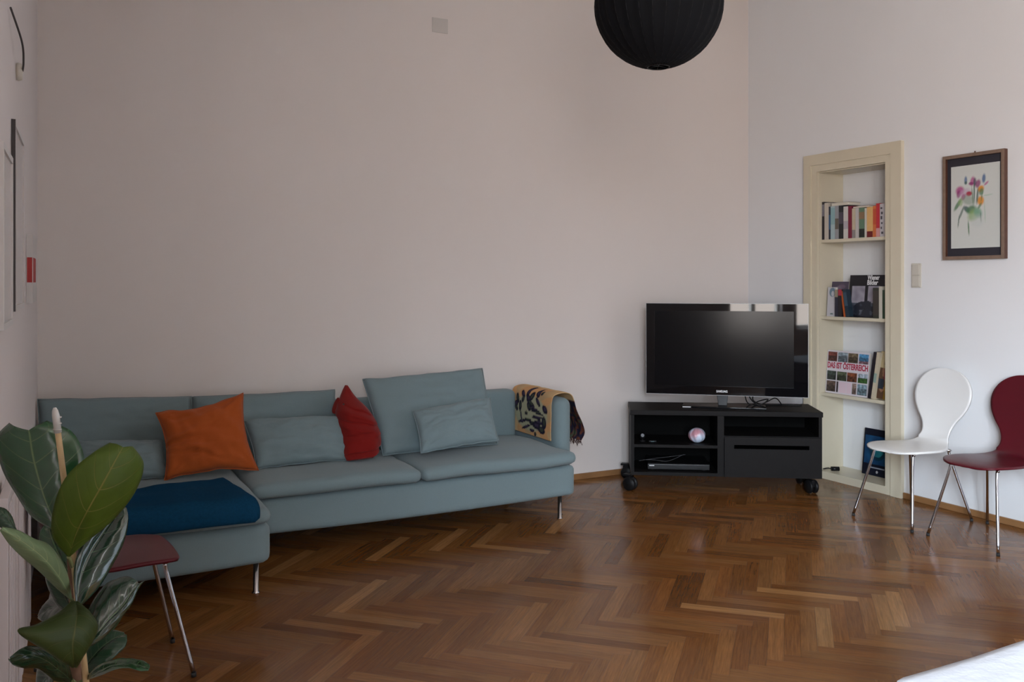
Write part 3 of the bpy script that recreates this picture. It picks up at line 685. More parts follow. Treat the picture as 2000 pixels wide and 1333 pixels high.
# ---- scarf over the armrest
def scarf():
    o = Vector((2.93, 5.2, .43)); cols = {}
    YEL, OCH, GRN, INK, VIO, OLV = rgb(206, 172, 128), rgb(204, 156, 108), rgb(166, 164, 136), rgb(34, 32, 50), rgb(70, 58, 84), rgb(66, 76, 60)
    its = [(.5, .47, .44, .40, 0, GRN, 1)]
    ir = [(.17, .73, .04, .12, 10), (.13, .60, .05, .09, -20), (.24, .58, .04, .13, -5), (.27, .36, .02, .12, 10), (.14, .52, .04, .07, 20), (.30, .84, .04, .09, 25), (.31, .74, .03, .09, -10), (.42, .90, .04, .12, -15), (.52, .82, .05, .12, -25),
          (.44, .76, .05, .11, 15), (.50, .68, .13, .05, -35), (.66, .90, .05, .08, 10), (.74, .92, .03, .04, 0), (.68, .74, .04, .11, 30), (.46, .60, .05, .10, 15), (.60, .58, .16, .03, -18), (.66, .52, .18, .03, -10), (.68, .42, .15, .035, 5), (.40, .45, .04, .05, 0),
          (.30, .26, .12, .035, 22), (.44, .31, .10, .04, 5), (.40, .16, .14, .03, 30), (.56, .27, .08, .05, 0), (.66, .24, .12, .08, -20), (.78, .18, .10, .08, -30), (.55, .12, .06, .04, 0), (.63, .06, .03, .05, 0), (.72, .32, .12, .05, 0), (.84, .34, .06, .14, 0), (.86, .62, .06, .10, 20)]
    for i, (a, b_, c, d, r) in enumerate(ir):
        its.append((a, b_, c, d, r, INK, 1)); its.append((a+.005, b_+.01, c*.5, d*.5, r, VIO if i % 2 else OLV, .8))
    paint = blobs(lambda u, v: tuple(YEL[q]*(.88+.12*math.sin(u*9+v*5))+0*OCH[q] if noise.noise(Vector((u*5, v*5, 0))) > 0 else OCH[q] for q in range(3)), its, .12)
    # cross-section over the arm from the seat (inside) to the outside, thin cloth
    sec = [(2.856, .438), (2.856, .50), (2.858, .60), (2.862, .68), (2.880, .728), (2.935, .742), (2.995, .735), (3.028, .70), (3.07, .62), (3.13, .53), (3.165, .455), (3.15, .40)]
    S = spline([Vector((a, 0, b_)) for a, b_ in sec], 10)
    Ls = [0]
    for a, b_ in zip(S, S[1:]): Ls.append(Ls[-1]+(b_-a).length)
    tot = Ls[-1]; nu = 110; bm = bmesh.new(); G_ = []; pc = []
    n_in = max(i for i, s in enumerate(S) if s.x < 2.86 and s.z < .72)
    for i in range(nu+1):
        u = i/nu; row = []
        for j, s in enumerate(S):
            l = Ls[j]/tot
            y = 5.49-.55*u
            outer = max(0, (l-.55)/.45)
            yy = y*(1-outer*.55)+5.16*outer*.55
            rag = noise.noise(Vector((u*4, l*5, 2)))*.009+noise.noise(Vector((u*13, l*8, 5)))*.003
            if outer > 0: rag += math.sin(u*34+l*6)*.014*outer
            sx = s.x-abs(rag)*.5-.002 if l < .38 else s.x+rag*.8*(outer if outer > 0 else .2)
            z = s.z+(abs(rag)*.7 if .38 <= l < .6 else 0)
            if l < .38: z = max(z, .434) + (.07*(max(0, .12-u)/.12)**2)*(0 if s.z > .6 else 0)
            row.append(bm.verts.new(Vector((sx, yy, z))-o)); 
            vin = (s.z-.434)/.30
            if l < .44: pc.append(paint(u, min(1, vin*.95)))
            elif outer < .12: pc.append(YEL)
            else:
                nz = noise.noise(Vector((u*16, l*18, 3)))
                pc.append(INK if nz > .02 else (rgb(92, 52, 40) if nz > -.2 else OLV))
        G_.append(row)
    for i in range(nu):
        for j in range(len(S)-1): bm.faces.new((G_[i][j], G_[i+1][j], G_[i+1][j+1], G_[i][j+1])).smooth = True
    # fringe at the outer hem
    me = bpy.data.meshes.new('scarf'); bm.to_mesh(me); bm.free()
    at = me.color_attributes.new('paint', 'FLOAT_COLOR', 'POINT')
    for i, c in enumerate(pc): at.data[i].color = (*c, 1)
    root = thing('scarf', 'yellow scarf with dark iris pattern draped over the right armrest of the sofa', 'scarf', o)
    ob_ = bpy.data.objects.new('cloth', me); COL.objects.link(ob_); ob_.parent = root; me.materials.append(mat('scarf_cloth', (1, 1, 1), .9, spec=.15, attr='paint'))
    s = ob_.modifiers.new('solid', 'SOLIDIFY'); s.thickness = .004; s.offset = 0
    bm = bmesh.new(); rr = random.Random(4)
    for i in range(46):
        u = i/45; y = (5.49-.55*u)*.45+5.16*.55; x = 3.15+rr.uniform(-.01, .012)
        tube(bm, [Vector((x, y, .405))-o, Vector((x+rr.uniform(-.01, .02), y+rr.uniform(-.01, .01), .37+rr.uniform(-.01, .01)))-o], .0022, 5)
    obj('fringe', bm, mat('fringe_thread', rgb(70, 44, 40), .9), root)
scarf()

# ------------------------------------------------------------------ bench, television and what stands in the bench
BR_ = R(-33.0)
BL_ = Vector((3.598, 5.118, 0)); BX = Vector((math.cos(BR_), math.sin(BR_), 0)); BY = Vector((-math.sin(BR_), math.cos(BR_), 0))
BC = BL_+BX*.655
BW, BD, BZ0, BZ1 = 1.30, .43, .112, .567
bench = thing('tv_bench', 'black-brown low TV bench on casters standing across the corner', 'tv bench', BC, BR_)
h2 = BW/2
obj('top_panel', B(-h2-.006, h2+.006, -.006, BD, BZ1-.034, BZ1), BLACKWOOD, bench, bevel=.002)
obj('bottom_panel', B(-h2+.022, h2-.022, 0, BD, BZ0, BZ0+.022), BLACKWOOD, bench)
obj('side_panel', B(-h2, -h2+.022, 0, BD, BZ0, BZ1-.034), BLACKWOOD, bench); obj('side_panel', B(h2-.022, h2, 0, BD, BZ0, BZ1-.034), BLACKWOOD, bench)
obj('back_panel', B(-h2+.022, h2-.022, BD-.008, BD, BZ0+.022, BZ1-.034), BLACKIN, bench)
DVX = -h2+.617
obj('divider', B(DVX-.022, DVX+.022, 0, BD-.008, BZ0+.022, BZ1-.034), BLACKWOOD, bench)
SHZ = .326
obj('shelf', B(-h2+.022, DVX-.022, .006, BD-.008, SHZ-.02, SHZ), BLACKWOOD, bench)
obj('shelf', B(DVX+.022, h2-.022, .004, BD-.008, .378, .396), BLACKWOOD, bench)
dr = bpy.data.objects.new('drawer', None); COL.objects.link(dr); dr.parent = bench
bm = bmesh.new(); dx0, dx1, dz0, dz1 = DVX+.024, h2-.004, BZ0+.002, .392; sx0, sx1, sz0, sz1 = dx0+.065, dx1-.085, .310, .337
box(bm, dx0, dx1, -.016, 0, dz0, sz0); box(bm, dx0, dx1, -.016, 0, sz1, dz1); box(bm, dx0, sx0, -.016, 0, sz0, sz1); box(bm, sx1, dx1, -.016, 0, sz0, sz1)
obj('drawer_front', bm, BLACKWOOD, dr)
obj('handle_slot', B(sx0, sx1, -.001, .012, sz0, sz1), mat('slot_shade', (.0008, .0008, .0008), 1.0, spec=0), dr)  # black plate puts the shade of the cut-out recess into colour
obj('drawer_box', B(dx0+.02, dx1-.04, .012, .38, dz0+.03, .36), BLACKIN, dr)
def caster(x, y, ang):
    c = bpy.data.objects.new('caster', None); COL.objects.link(c); c.parent = bench; c.location = (x, y, 0); c.rotation_euler = (0, 0, ang)
    for sgn in (-1, 1):
        bm = bmesh.new(); r = .047; prof = [(.0001, 0), (.02, 0), (.022, -.004), (r-.01, -.004), (r-.004, 0), (r, .005), (r, .014), (r-.005, .02), (.0001, .022)]
        lathe(bm, prof, 32); bmesh.ops.rotate(bm, verts=bm.verts[:], cent=(0, 0, 0), matrix=Matrix.Rotation(R(90*sgn), 3, 'Y')); bmesh.ops.translate(bm, verts=bm.verts[:], vec=(sgn*.012, 0, r)); bmesh.ops.recalc_face_normals(bm, faces=bm.faces[:])
        obj('wheel', bm, BLACKPL, c, smooth=True)
    bm = B(-.011, .011, -.03, .035, .045, .096); obj('fork', bm, BLACKPL, c, bevel=.004)
    obj('mount_plate', B(-.018, .03, -.01, .05, .1, .112), BLACKPL, c)
caster(-h2-.004, .02, R(60)); caster(-h2-.010, .385, R(75)); caster(h2-.06, .05, R(20)); caster(h2-.06, .34, R(10))

def bpos(x, y, z): return BC+BX*x+BY*y+Vector((0, 0, z))
# television
TVR = R(-41)
tvc = bpos(.03, .215, BZ1)
tv = thing('television', 'large flat black television standing on the black TV bench', 'television', tvc, TVR)
TW, TH, TZ = 1.125, .655, .085
SLX = -.035
obj('back_case', B(-TW/2+.03, TW/2-.03, .02, .065, TZ+.03, TZ+TH-.03), BLACKPL, tv, bevel=.01)
bm = bmesh.new(); sx, sz0_, sz1_ = TW/2-.092, TZ+.062, TZ+TH-.052
SXL, SXR = -TW/2+.060, TW/2-.095
for a in ((-TW/2, SXL, TZ, TZ+TH), (SXR, TW/2, TZ, TZ+TH), (SXL, SXR, TZ, sz0_), (SXL, SXR, sz1_, TZ+TH)): box(bm, a[0], a[1], -.012, .02, a[2], a[3])
obj('bezel', bm, GLOSSBLACK, tv)
obj('screen', B(SXL, SXR, -.008, .02, sz0_, sz1_), SCREEN, tv)
bm = bmesh.new(); q = .003
for a in ((-TW/2-q, -TW/2, TZ-q, TZ+TH+q), (TW/2, TW/2+q, TZ-q, TZ+TH+q), (-TW/2, TW/2, TZ-q, TZ), (-TW/2, TW/2, TZ+TH, TZ+TH+q)): box(bm, a[0], a[1], -.010, .016, a[2], a[3])
obj('trim_edge', bm, GREYPL, tv)
text('logo', 'SAMSUNG', .022, LOGO, tv, Matrix.Translation((-.025, -.0128, TZ+.026)) @ FACE, depth=.0005, width=.078, bold=.0006)
bm = bmesh.new(); rr_ = [[bm.verts.new(p) for p in ring] for ring in ([(-.065, -.004, TZ+.02), (.02, -.004, TZ+.02), (.02, .03, TZ+.02), (-.065, .03, TZ+.02)], [(-.05, -.02, .012), (.01, -.02, .012), (.01, .03, .012), (-.05, .03, .012)])]
bm.faces.new(rr_[0]); bm.faces.new(rr_[1][::-1])
for i in range(4): bm.faces.new((rr_[0][i], rr_[0][(i+1) % 4], rr_[1][(i+1) % 4], rr_[1][i]))
bmesh.ops.recalc_face_normals(bm, faces=bm.faces[:]); obj('neck', bm, BLACKPL, tv, bevel=.003)
bm = B(-.30, .28, -.10, .10, 0, .012); obj('stand_base', bm, GLOSSBLACK, tv, bevel=.004, seg=3)
obj('base_highlight', B(-.298, -.24, -.1012, -.1002, .002, .008), LOGO, tv)  # pale strip painted as the highlight on the left end of the base
# cables behind the television
cb = thing('cable_bundle', 'tangle of black cables behind the television stand on the bench top', 'cables', bpos(.22, .30, BZ1))
for k, P in enumerate(([(-.02, .03, .12), (0, 0, .05), (.05, -.03, .01), (.13, .0, .006), (.25, .02, .006), (.36, .0, .006)], [(.04, .05, .11), (.02, .02, .04), (.07, -.05, .02), (.12, -.02, .05), (.06, .02, .03), (.0, -.03, .006)], [(-.04, .02, .1), (-.03, -.03, .03), (.02, -.05, .008), (.09, -.06, .03), (.17, -.03, .06), (.22, 0, .01)])):
    bm = bmesh.new(); tube(bm, spline([Matrix.Rotation(BR_, 3, 'Z') @ Vector(p) for p in P], 8), .0042, 8); obj('cable', bm, BLACKPL, cb)
# ball of yarn-like glass, in the upper left compartment
bx = -h2+.468
o = thing('ornament_ball', 'round pink and white ornament in the upper left compartment of the bench', 'ornament', bpos(bx, .12, SHZ), BR_)
def ballc(n1, n2):
    bm = bmesh.new(); bmesh.ops.create_uvsphere(bm, u_segments=48, v_segments=32, radius=.058)
    for v in bm.verts:
        a = math.atan2(v.co.y, v.co.x); v.co *= 1+.05*math.sin(a*9+v.co.z*40)*(1-(abs(v.co.z)/.06)**2)+.02*noise.noise(v.co*30); v.co.z *= .9; v.co.z += .0515
    return bm
bm = ballc(0, 0)
m = mat('pearly_pink_blue', (.6, .5, .55), .25, spec=.6); t_ = m.node_tree; p_ = t_.nodes['Principled BSDF']
n_ = t_.nodes.new('ShaderNodeTexNoise'); n_.inputs['Scale'].default_value = 9; rp = t_.nodes.new('ShaderNodeValToRGB'); cc = t_.nodes.new('ShaderNodeTexCoord')
rp.color_ramp.elements[0].color = (.62, .30, .36, 1); rp.color_ramp.elements[1].color = (.62, .72, .88, 1); rp.color_ramp.elements[0].position = .4; rp.color_ramp.elements[1].position = .58
t_.links.new(cc.outputs['Object'], n_.inputs['Vector']); t_.links.new(n_.outputs['Fac'], rp.inputs[0]); t_.links.new(rp.outputs[0], p_.inputs['Base Color'])
obj('ball', bm, m, o, smooth=True)
# small round gadget and puck
o = thing('webcam', 'small dark round gadget with silver cap, upper left compartment, far left', 'gadget', bpos(-h2+.085, .12, SHZ), BR_)
bm = bmesh.new(); lathe(bm, [(.0001, 0), (.022, 0), (.024, .006), (.008, .012), (.008, .02), (.0001, .02)], 24); obj('foot', bm, BLACKPL, o, smooth=True)
bm = bmesh.new(); bmesh.ops.create_uvsphere(bm, u_segments=24, v_segments=16, radius=.022); bmesh.ops.translate(bm, verts=bm.verts[:], vec=(0, 0, .038)); obj('head', bm, BLACKPL, o, smooth=True)
bm = bmesh.new(); tube(bm, [(0, -.016, .046), (0, -.024, .048)], .012, 16); obj('lens', bm, mat('dull_silver', (.12, .13, .15), .5), o)
o = thing('game_controller', 'flat black gadget lying beside the round gadget in the bench', 'gadget', bpos(-h2+.155, .11, SHZ), BR_)
obj('body', B(-.028, .028, -.02, .02, 0, .014), BLACKPL, o, bevel=.005); obj('button_strip', B(-.012, .012, -.0205, -.02, .004, .008), mat('dim_teal', (.05, .12, .13), .4), o)
# flat player on the bench bottom
o = thing('disc_player', 'flat black disc player on the bottom of the bench, lower left compartment', 'disc player', bpos(-h2+.335, .22, BZ0+.022), BR_)
obj('case', B(-.215, .215, -.15, .15, .006, .048), BLACKPL, o, bevel=.003); obj('front_panel', B(-.213, .213, -.154, -.15, .008, .046), BLACKPL, o)
obj('front_strip', B(-.213, .213, -.155, -.154, .040, .042), mat('dim_silver', (.16, .16, .17), .3), o); obj('badge', B(-.205, -.17, -.1556, -.1545, .030, .036), LOGO, o)
for a, b_ in ((-.18, -.12), (.18, -.12), (-.18, .12), (.18, .12)): obj('foot', B(a-.01, a+.01, b_-.01, b_+.01, 0, .006), RUBBER, o)
o = thing('signal_cable', 'thin grey cables lying over the disc player in the bench', 'cables', bpos(-h2+.23, .12, BZ0+.072), BR_)
for P in ([(-.14, 0, .012), (-.06, .0, .012), (.02, 0, .004), (.08, .01, .02), (.15, .03, .05)], [(-.17, .0, .004), (-.05, .02, .02), (.05, .01, .035), (.16, .03, .048)]):
    bm = bmesh.new(); tube(bm, spline(P, 8), .0018, 6); obj('cable', bm, mat('grey_cable', (.05, .05, .055), .5), o)

# ------------------------------------------------------------------ chairs
def chair_shell(bm, t=.011, style='round'):
    # local: +y is the front, x sideways. stations: (y, z, half width)
    if style == 'round':
        st = [(.262, .436, .010), (.258, .440, .075), (.240, .446, .125), (.205, .452, .165), (.14, .456, .197), (.06, .455, .207), (-.02, .452, .200), (-.09, .450, .175), (-.145, .455, .140), (-.185, .470, .112), (-.215, .500, .098),
              (-.235, .540, .100), (-.252, .585, .120), (-.268, .635, .158), (-.282, .690, .188), (-.295, .750, .200), (-.306, .805, .190), (-.315, .855, .158), (-.321, .890, .110), (-.324, .908, .060), (-.325, .914, .008)]
    else:
        st = [(.222, .437, .10), (.219, .442, .150), (.205, .447, .178), (.17, .452, .195), (.12, .456, .205), (.06, .456, .205), (-.02, .452, .200), (-.09, .450, .175), (-.145, .455, .140), (-.185, .470, .112), (-.205, .500, .098),
              (-.215, .540, .100), (-.222, .585, .120), (-.228, .635, .150), (-.234, .68, .165), (-.238, .73, .160), (-.24, .77, .130), (-.242, .79, .08), (-.243, .797, .008)]
    S = spline([Vector(s) for s in st], 5); n = 22
    rings = {}
    for side in (0, 1):
        for i, s in enumerate(S):
            tg = (S[min(i+1, len(S)-1)]-S[max(i-1, 0)]); tg = Vector((0, tg.x, tg.y)).normalized(); nr = Vector((0, tg.z, -tg.y)) if True else None
            nr = Vector((1, 0, 0)).cross(tg).normalized()
            if nr.z < 0 and s.y < .48: nr = -nr
            if s.y >= .48 and nr.y < 0: nr = -nr
            for j in range(n+1):
                u = j/n*2-1; x = s.z*u
                cup = .012*(u*u)*min(1, s.z/.2)*(-1 if s.y < .48 else 1)
                off = nr*(t/2 if side == 0 else -t/2)+nr*cup*(1 if s.y > .48 else .6)
                rings[(side, i, j)] = bm.verts.new(Vector((x, s.x, s.y))+off)
    m_ = len(S)
    for side in (0, 1):
        for i in range(m_-1):
            for j in range(n): bm.faces.new((rings[(side, i, j)], rings[(side, i+1, j)], rings[(side, i+1, j+1)], rings[(side, i, j+1)]))
    for i in range(m_-1):
        for j in (0, n): bm.faces.new((rings[(0, i, j)], rings[(0, i+1, j)], rings[(1, i+1, j)], rings[(1, i, j)]))
    for i in (0, m_-1):
        for j in range(n): bm.faces.new((rings[(0, i, j)], rings[(0, i, j+1)], rings[(1, i, j+1)], rings[(1, i, j)]))
    bmesh.ops.recalc_face_normals(bm, faces=bm.faces[:])
def make_chair(label, m, loc, rot, style='round', fx=.213, fy=.27, ry=-.265, edge=None, group=None):
    c = thing('shell_chair', label, 'chair', loc, rot, group)
    bm = bmesh.new(); chair_shell(bm, style=style)
    obj('seat_shell', bm, m, c, smooth=True)
    for sx in (-1, 1):
        for (ty, by) in ((.165, fy), (-.15, ry)):
            top = Vector((sx*.135, ty, .432)); k = Vector((sx*.06, ty*.5, .434)); bot = Vector((sx*fx, by, .012))
            bend = top+(bot-top)*.06
            bm = bmesh.new(); tube(bm, spline([k, k*.4+top*.6, Vector((sx*.148, ty*1.02+ (by-ty)*.03, .428)), top+(bot-top)*.10, bot], 6), .0085, 14)
            lg = obj('leg', bm, CHROME, c)
            bm = bmesh.new(); tube(bm, [bot+Vector((0, 0, .004)), bot-Vector((0, 0, .012))], .0095, 12); obj('foot_cap', bm, RUBBER, lg)
    bm = bmesh.new(); lathe(bm, [(.0001, 0), (.07, 0), (.075, .006), (.0001, .010)], 28, (0, 0, .432)); obj('mount_plate', bm, BLACKPL, c)
    return c
make_chair('white shell chair with chrome legs standing at the right wall before the bookcase', WHITE_SHELL, (4.722, 3.715, 0), R(90))
make_chair('wine red shell chair at the right wall, cut by the right edge of the photo', RED_SHELL, (4.750, 3.205, 0), R(90))
make_chair('wine red shell chair half hidden behind the plant in front of the chaise', RED_SHELL, (.192, 3.612, 0), R(-85), style='square', fx=.183, fy=.262, ry=-.225)

# ------------------------------------------------------------------ pendant lamp
lamp = thing('pendant_lamp', 'black pleated round fabric pendant lamp hanging from the ceiling', 'lamp', (2.105, 2.805, 0))
LZ, LR = 2.548, .2495
FAB = mat('black_lamp_fabric', (.005, .0055, .007), .8, spec=.12, trans=.06)
bm = bmesh.new(); NR = 30; n = NR*6; rows = []
for i in range(41):
    a = -PI/2+.17+(PI-.34)*i/40
    ring = []
    for j in range(n):
        th = 2*PI*j/n; ph_ = (j % 6)/6
        sag = 1-.022*math.sin(PI*ph_)*math.cos(a)**.5
        ring.append(bm.verts.new((LR*math.cos(a)*sag*math.cos(th), LR*math.cos(a)*sag*math.sin(th), LZ+LR*math.sin(a))))
    rows.append(ring)
for a, b_ in zip(rows, rows[1:]):
    for j in range(n): bm.faces.new((a[j], a[(j+1) % n], b_[(j+1) % n], b_[j])).smooth = True
obj('lamp_shade', bm, FAB, lamp, solid=.0015)
bm = bmesh.new()
for k in range(NR):
    th = 2*PI*k/NR
    tube(bm, [(LR*1.001*math.cos(a)*math.cos(th), LR*1.001*math.cos(a)*math.sin(th), LZ+LR*1.001*math.sin(a)) for a in [-PI/2+.17+(PI-.34)*i/20 for i in range(21)]], .0011, 5)
obj('rib_wires', bm, BLACKPL, lamp)
bm = bmesh.new(); r0 = LR*math.cos(-PI/2+.17); z0 = LZ+LR*math.sin(-PI/2+.17)
tube(bm, [(r0*math.cos(2*PI*i/32), r0*math.sin(2*PI*i/32), z0) for i in range(33)], .0028, 8)
for k in range(6):
    th = 2*PI*k/6; tube(bm, [(0, 0, z0+.004), (r0*math.cos(th), r0*math.sin(th), z0)], .0015, 6)
obj('bottom_ring', bm, BLACKPL, lamp)
bm = bmesh.new(); tube(bm, [(0, 0, LZ+LR-.004), (0, 0, ZC-.03)], .0035, 8); obj('cord', bm, BLACKPL, lamp)
bm = bmesh.new(); lathe(bm, [(.0001, -.035), (.03, -.034), (.045, -.01), (.047, 0)], 28, (0, 0, ZC)); obj('ceiling_cap', bm, BLACKPL, lamp, smooth=True)
bm = bmesh.new(); lathe(bm, [(.0001, -.07), (.02, -.065), (.03, -.04), (.024, -.01), (.014, .02), (.014, .06), (.0001, .06)], 20, (0, 0, LZ+.03)); obj('bulb', bm, mat('opal_glass', (.7, .7, .68), .3), lamp, smooth=True)
bm = bmesh.new(); tube(bm, [(0, 0, LZ+.09), (0, 0, LZ+LR-.004)], .016, 12); obj('lamp_holder', bm, BLACKPL, lamp)

# ------------------------------------------------------------------ bed corner
bed = thing('bed', 'white covered mattress whose corner shows at the bottom right', 'bed', (2.7, .55, 0))
SHEET = mat('white_quilted_cotton', (.60, .62, .67), .85, spec=.2, bump=.5, bscale=22, sheen=.1, bdist=.008)
bm = bmesh.new(); rbox(bm, -.993, 1.0, -.85, .846, .33, .556, .018, puff=.004, wob=.004, seed=3); bmesh.ops.recalc_face_normals(bm, faces=bm.faces[:]); obj('mattress', bm, SHEET, bed, smooth=True)
obj('bed_base', B(-.93, .96, -.80, .79, .12, .33), mat('grey_base_fabric', (.3, .3, .3), .9), bed, bevel=.01)
for x in (-.85, .88):
    for y in (-.72, .71): bm = bmesh.new(); tube(bm, [(x, y, 0), (x, y, .125)], .025, 14); obj('leg', bm, BLACKWOOD, bed)

# ------------------------------------------------------------------ plant
def leaf_mat(name, col, vein, rough, trans, scale=1.0, spec=.5, bump=.35):
    m = bpy.data.materials.new(name); m.use_nodes = True; t = m.node_tree; p = t.nodes['Principled BSDF']
    U = t.nodes.new('ShaderNodeUVMap'); U.uv_map = 'UVMap'; S = t.nodes.new('ShaderNodeSeparateXYZ'); t.links.new(U.outputs[0], S.inputs[0])
    def M(op, a, b=None, **k):
        n = t.nodes.new('ShaderNodeMath'); n.operation = op
        for i, x in enumerate((a, b)):
            if x is None: continue
            if isinstance(x, (int, float)): n.inputs[i].default_value = x
            else: t.links.new(x, n.inputs[i])
        n.use_clamp = k.get('clamp', False); return n.outputs[0]
    u, v = S.outputs[0], S.outputs[1]                    # u along 0..1, v across -1..1 (stored +1)/2
    av = M('ABSOLUTE', M('SUBTRACT', M('MULTIPLY', v, 2.0), 1.0))
    mid = M('SUBTRACT', 1.0, M('DIVIDE', av, .035), clamp=True)
    ph = M('SUBTRACT', M('MULTIPLY', u, 6.2*scale), M('MULTIPLY', M('POWER', av, 1.3), 1.7))
    fr = M('ABSOLUTE', M('SUBTRACT', M('FRACT', ph), .5))
    side = M('SUBTRACT', 1.0, M('DIVIDE', fr, .035), clamp=True)
    side = M('MULTIPLY', side, M('SUBTRACT', 1.0, M('MULTIPLY', av, .75)))
    vn = M('MAXIMUM', mid, M('MULTIPLY', side, .75))
    co = t.nodes.new('ShaderNodeTexCoord'); ns = t.nodes.new('ShaderNodeTexNoise'); ns.inputs['Scale'].default_value = 14; t.links.new(co.outputs['Object'], ns.inputs['Vector'])
    m0 = t.nodes.new('ShaderNodeMix'); m0.data_type = 'RGBA'; m0.inputs['A'].default_value = (*[c*.75 for c in col], 1); m0.inputs['B'].default_value = (*[c*1.25 for c in col], 1); t.links.new(ns.outputs['Fac'], m0.inputs['Factor'])
    m1 = t.nodes.new('ShaderNodeMix'); m1.data_type = 'RGBA'; m1.inputs['B'].default_value = (*vein, 1); t.links.new(m0.outputs['Result'], m1.inputs['A']); t.links.new(vn, m1.inputs['Factor'])
    t.links.new(m1.outputs['Result'], p.inputs['Base Color']); p.inputs['Roughness'].default_value = rough; p.inputs['Specular IOR Level'].default_value = spec
    bp = t.nodes.new('ShaderNodeBump'); bp.inputs['Strength'].default_value = bump; bp.inputs['Distance'].default_value = .004
    pl = M('MULTIPLY', M('SUBTRACT', .25, M('MULTIPLY', fr, fr)), 1.5)
    t.links.new(M('SUBTRACT', M('ADD', pl, M('MULTIPLY', ns.outputs['Fac'], .6)), M('MULTIPLY', vn, .5)), bp.inputs['Height']); t.links.new(bp.outputs['Normal'], p.inputs['Normal'])
    tr = t.nodes.new('ShaderNodeBsdfTranslucent'); t.links.new(m1.outputs['Result'], tr.inputs['Color'])
    ms = t.nodes.new('ShaderNodeMixShader'); ms.inputs[0].default_value = trans
    t.links.new(p.outputs[0], ms.inputs[1]); t.links.new(tr.outputs[0], ms.inputs[2]); t.links.new(ms.outputs[0], t.nodes['Material Output'].inputs['Surface'])
    return m
UPPER = leaf_mat('leaf_upper_side', (.014, .072, .024), (.13, .22, .08), .19, .08, spec=.9, bump=.15)
YOUNG = leaf_mat('leaf_olive_young', (.070, .115, .012), (.22, .19, .05), .5, .25, spec=.3)
OLIVE = leaf_mat('leaf_dark_olive', (.034, .055, .012), (.10, .10, .03), .5, .15, spec=.3)
UNDER = leaf_mat('leaf_underside', (.16, .235, .12), (.40, .46, .24), .6, .15)
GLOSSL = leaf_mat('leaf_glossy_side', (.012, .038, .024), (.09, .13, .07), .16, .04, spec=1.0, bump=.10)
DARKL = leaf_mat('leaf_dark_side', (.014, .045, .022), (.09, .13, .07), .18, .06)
PX, PY = .045, 2.02
plant = thing('fiddle_leaf_fig', 'potted fiddle-leaf fig with large glossy leaves in the left foreground', 'potted plant', (PX+.03, PY, 0))
PO = -Vector((PX+.03, PY, 0))
def leaf(mid, left, right, seen, other, label=None, depth0=0, petiole=None):
    """mid/left/right: lists of (px, py, distance) from base to tip, interpolated into a curved blade"""
    n1, n2 = 8, 16
    ms_ = spline([atD(a, b_, d) for a, b_, d in mid], n1); ls = spline([atD(a, b_, d) for a, b_, d in left], n1); rs = spline([atD(a, b_, d) for a, b_, d in right], n1)
    bm = bmesh.new(); uv = bm.loops.layers.uv.new('UVMap'); g = []; N = len(ms_)
    nav = Vector()
    for i in range(N):
        row = []
        nr = (rs[i]-ls[i]).cross(ms_[min(i+1, N-1)]-ms_[max(i-1, 0)])
        nr = nr.normalized() if nr.length > 1e-9 else Vector((0, -1, 0))
        if nr.dot(Vector((0, 0, CAM_H))-ms_[i]) < 0: nr = -nr
        for j in range(n2+1):
            v = j/n2*2-1
            e = ls[i] if v < 0 else rs[i]; a = abs(v)
            p = ms_[i].lerp(e, a) + nr*(.010*math.sin(PI*a)) * min(1, (e-ms_[i]).length/.05)
            p += nr*(.0010*math.sin((i/(N-1)*6.2-a**1.3*1.7)*2*PI)*a*(1-a)*2)
            row.append(bm.verts.new(p+PO))
        g.append(row)
    for i in range(N-1):
        for j in range(n2):
            f = bm.faces.new((g[i][j], g[i][j+1], g[i+1][j+1], g[i+1][j])); f.smooth = True
            for lp, (a, b_) in zip(f.loops, ((i, j), (i, j+1), (i+1, j+1), (i+1, j))): lp[uv].uv = (a/(N-1), b_/n2)
    bm.normal_update()
    camp = Vector((0, 0, CAM_H))+PO
    s = sum(f.normal.dot(camp-f.calc_center_median()) for f in bm.faces)
    mats = [seen, other] if s > 0 else [other, seen]
    o = obj('leaf', bm, mats, plant, smooth=True)
    sd = o.modifiers.new('solid', 'SOLIDIFY'); sd.thickness = .0016; sd.offset = -1; sd.material_offset = 1; sd.use_rim = True
    if petiole:
        bm = bmesh.new(); tube(bm, spline([atD(*q)+PO for q in petiole], 5), .0042, 8); obj('petiole', bm, PET, o)
    if label: o['label'] = label
    return o
BARK = mat('brown_stem', (.16, .085, .05), .8, noise_amt=.35, nscale=60, bump=.4, bscale=120); PET = mat('petiole_green', (.18, .20, .08), .6)
# A big upper left leaf, upper side
def plane(pts, x0, y0, d0, ax=.00057, ay=.00023): return [(a, b_, d0+ax*(a-x0)+ay*(y0-b_)+e_) for a, b_, e_ in pts]
leaf(plane([(116, 1040, .0), (98, 1000, .004), (82, 958, .008), (65, 895, .010), (58, 850, .010), (56, 841, .010)], 116, 1040, 1.88),
     plane([(114, 1042, .0), (62, 1010, .030), (30, 965, .045), (3, 915, .055), (-8, 858, .055), (18, 826, .05)], 116, 1040, 1.88),
     plane([(118, 1040, .0), (134, 985, .0), (153, 935, -.002), (164, 893, -.002), (142, 845, .0), (92, 822, .008)], 116, 1040, 1.88), UPPER, UNDER, petiole=[(140, 1085, 1.94), (128, 1062, 1.91), (116, 1040, 1.88)])
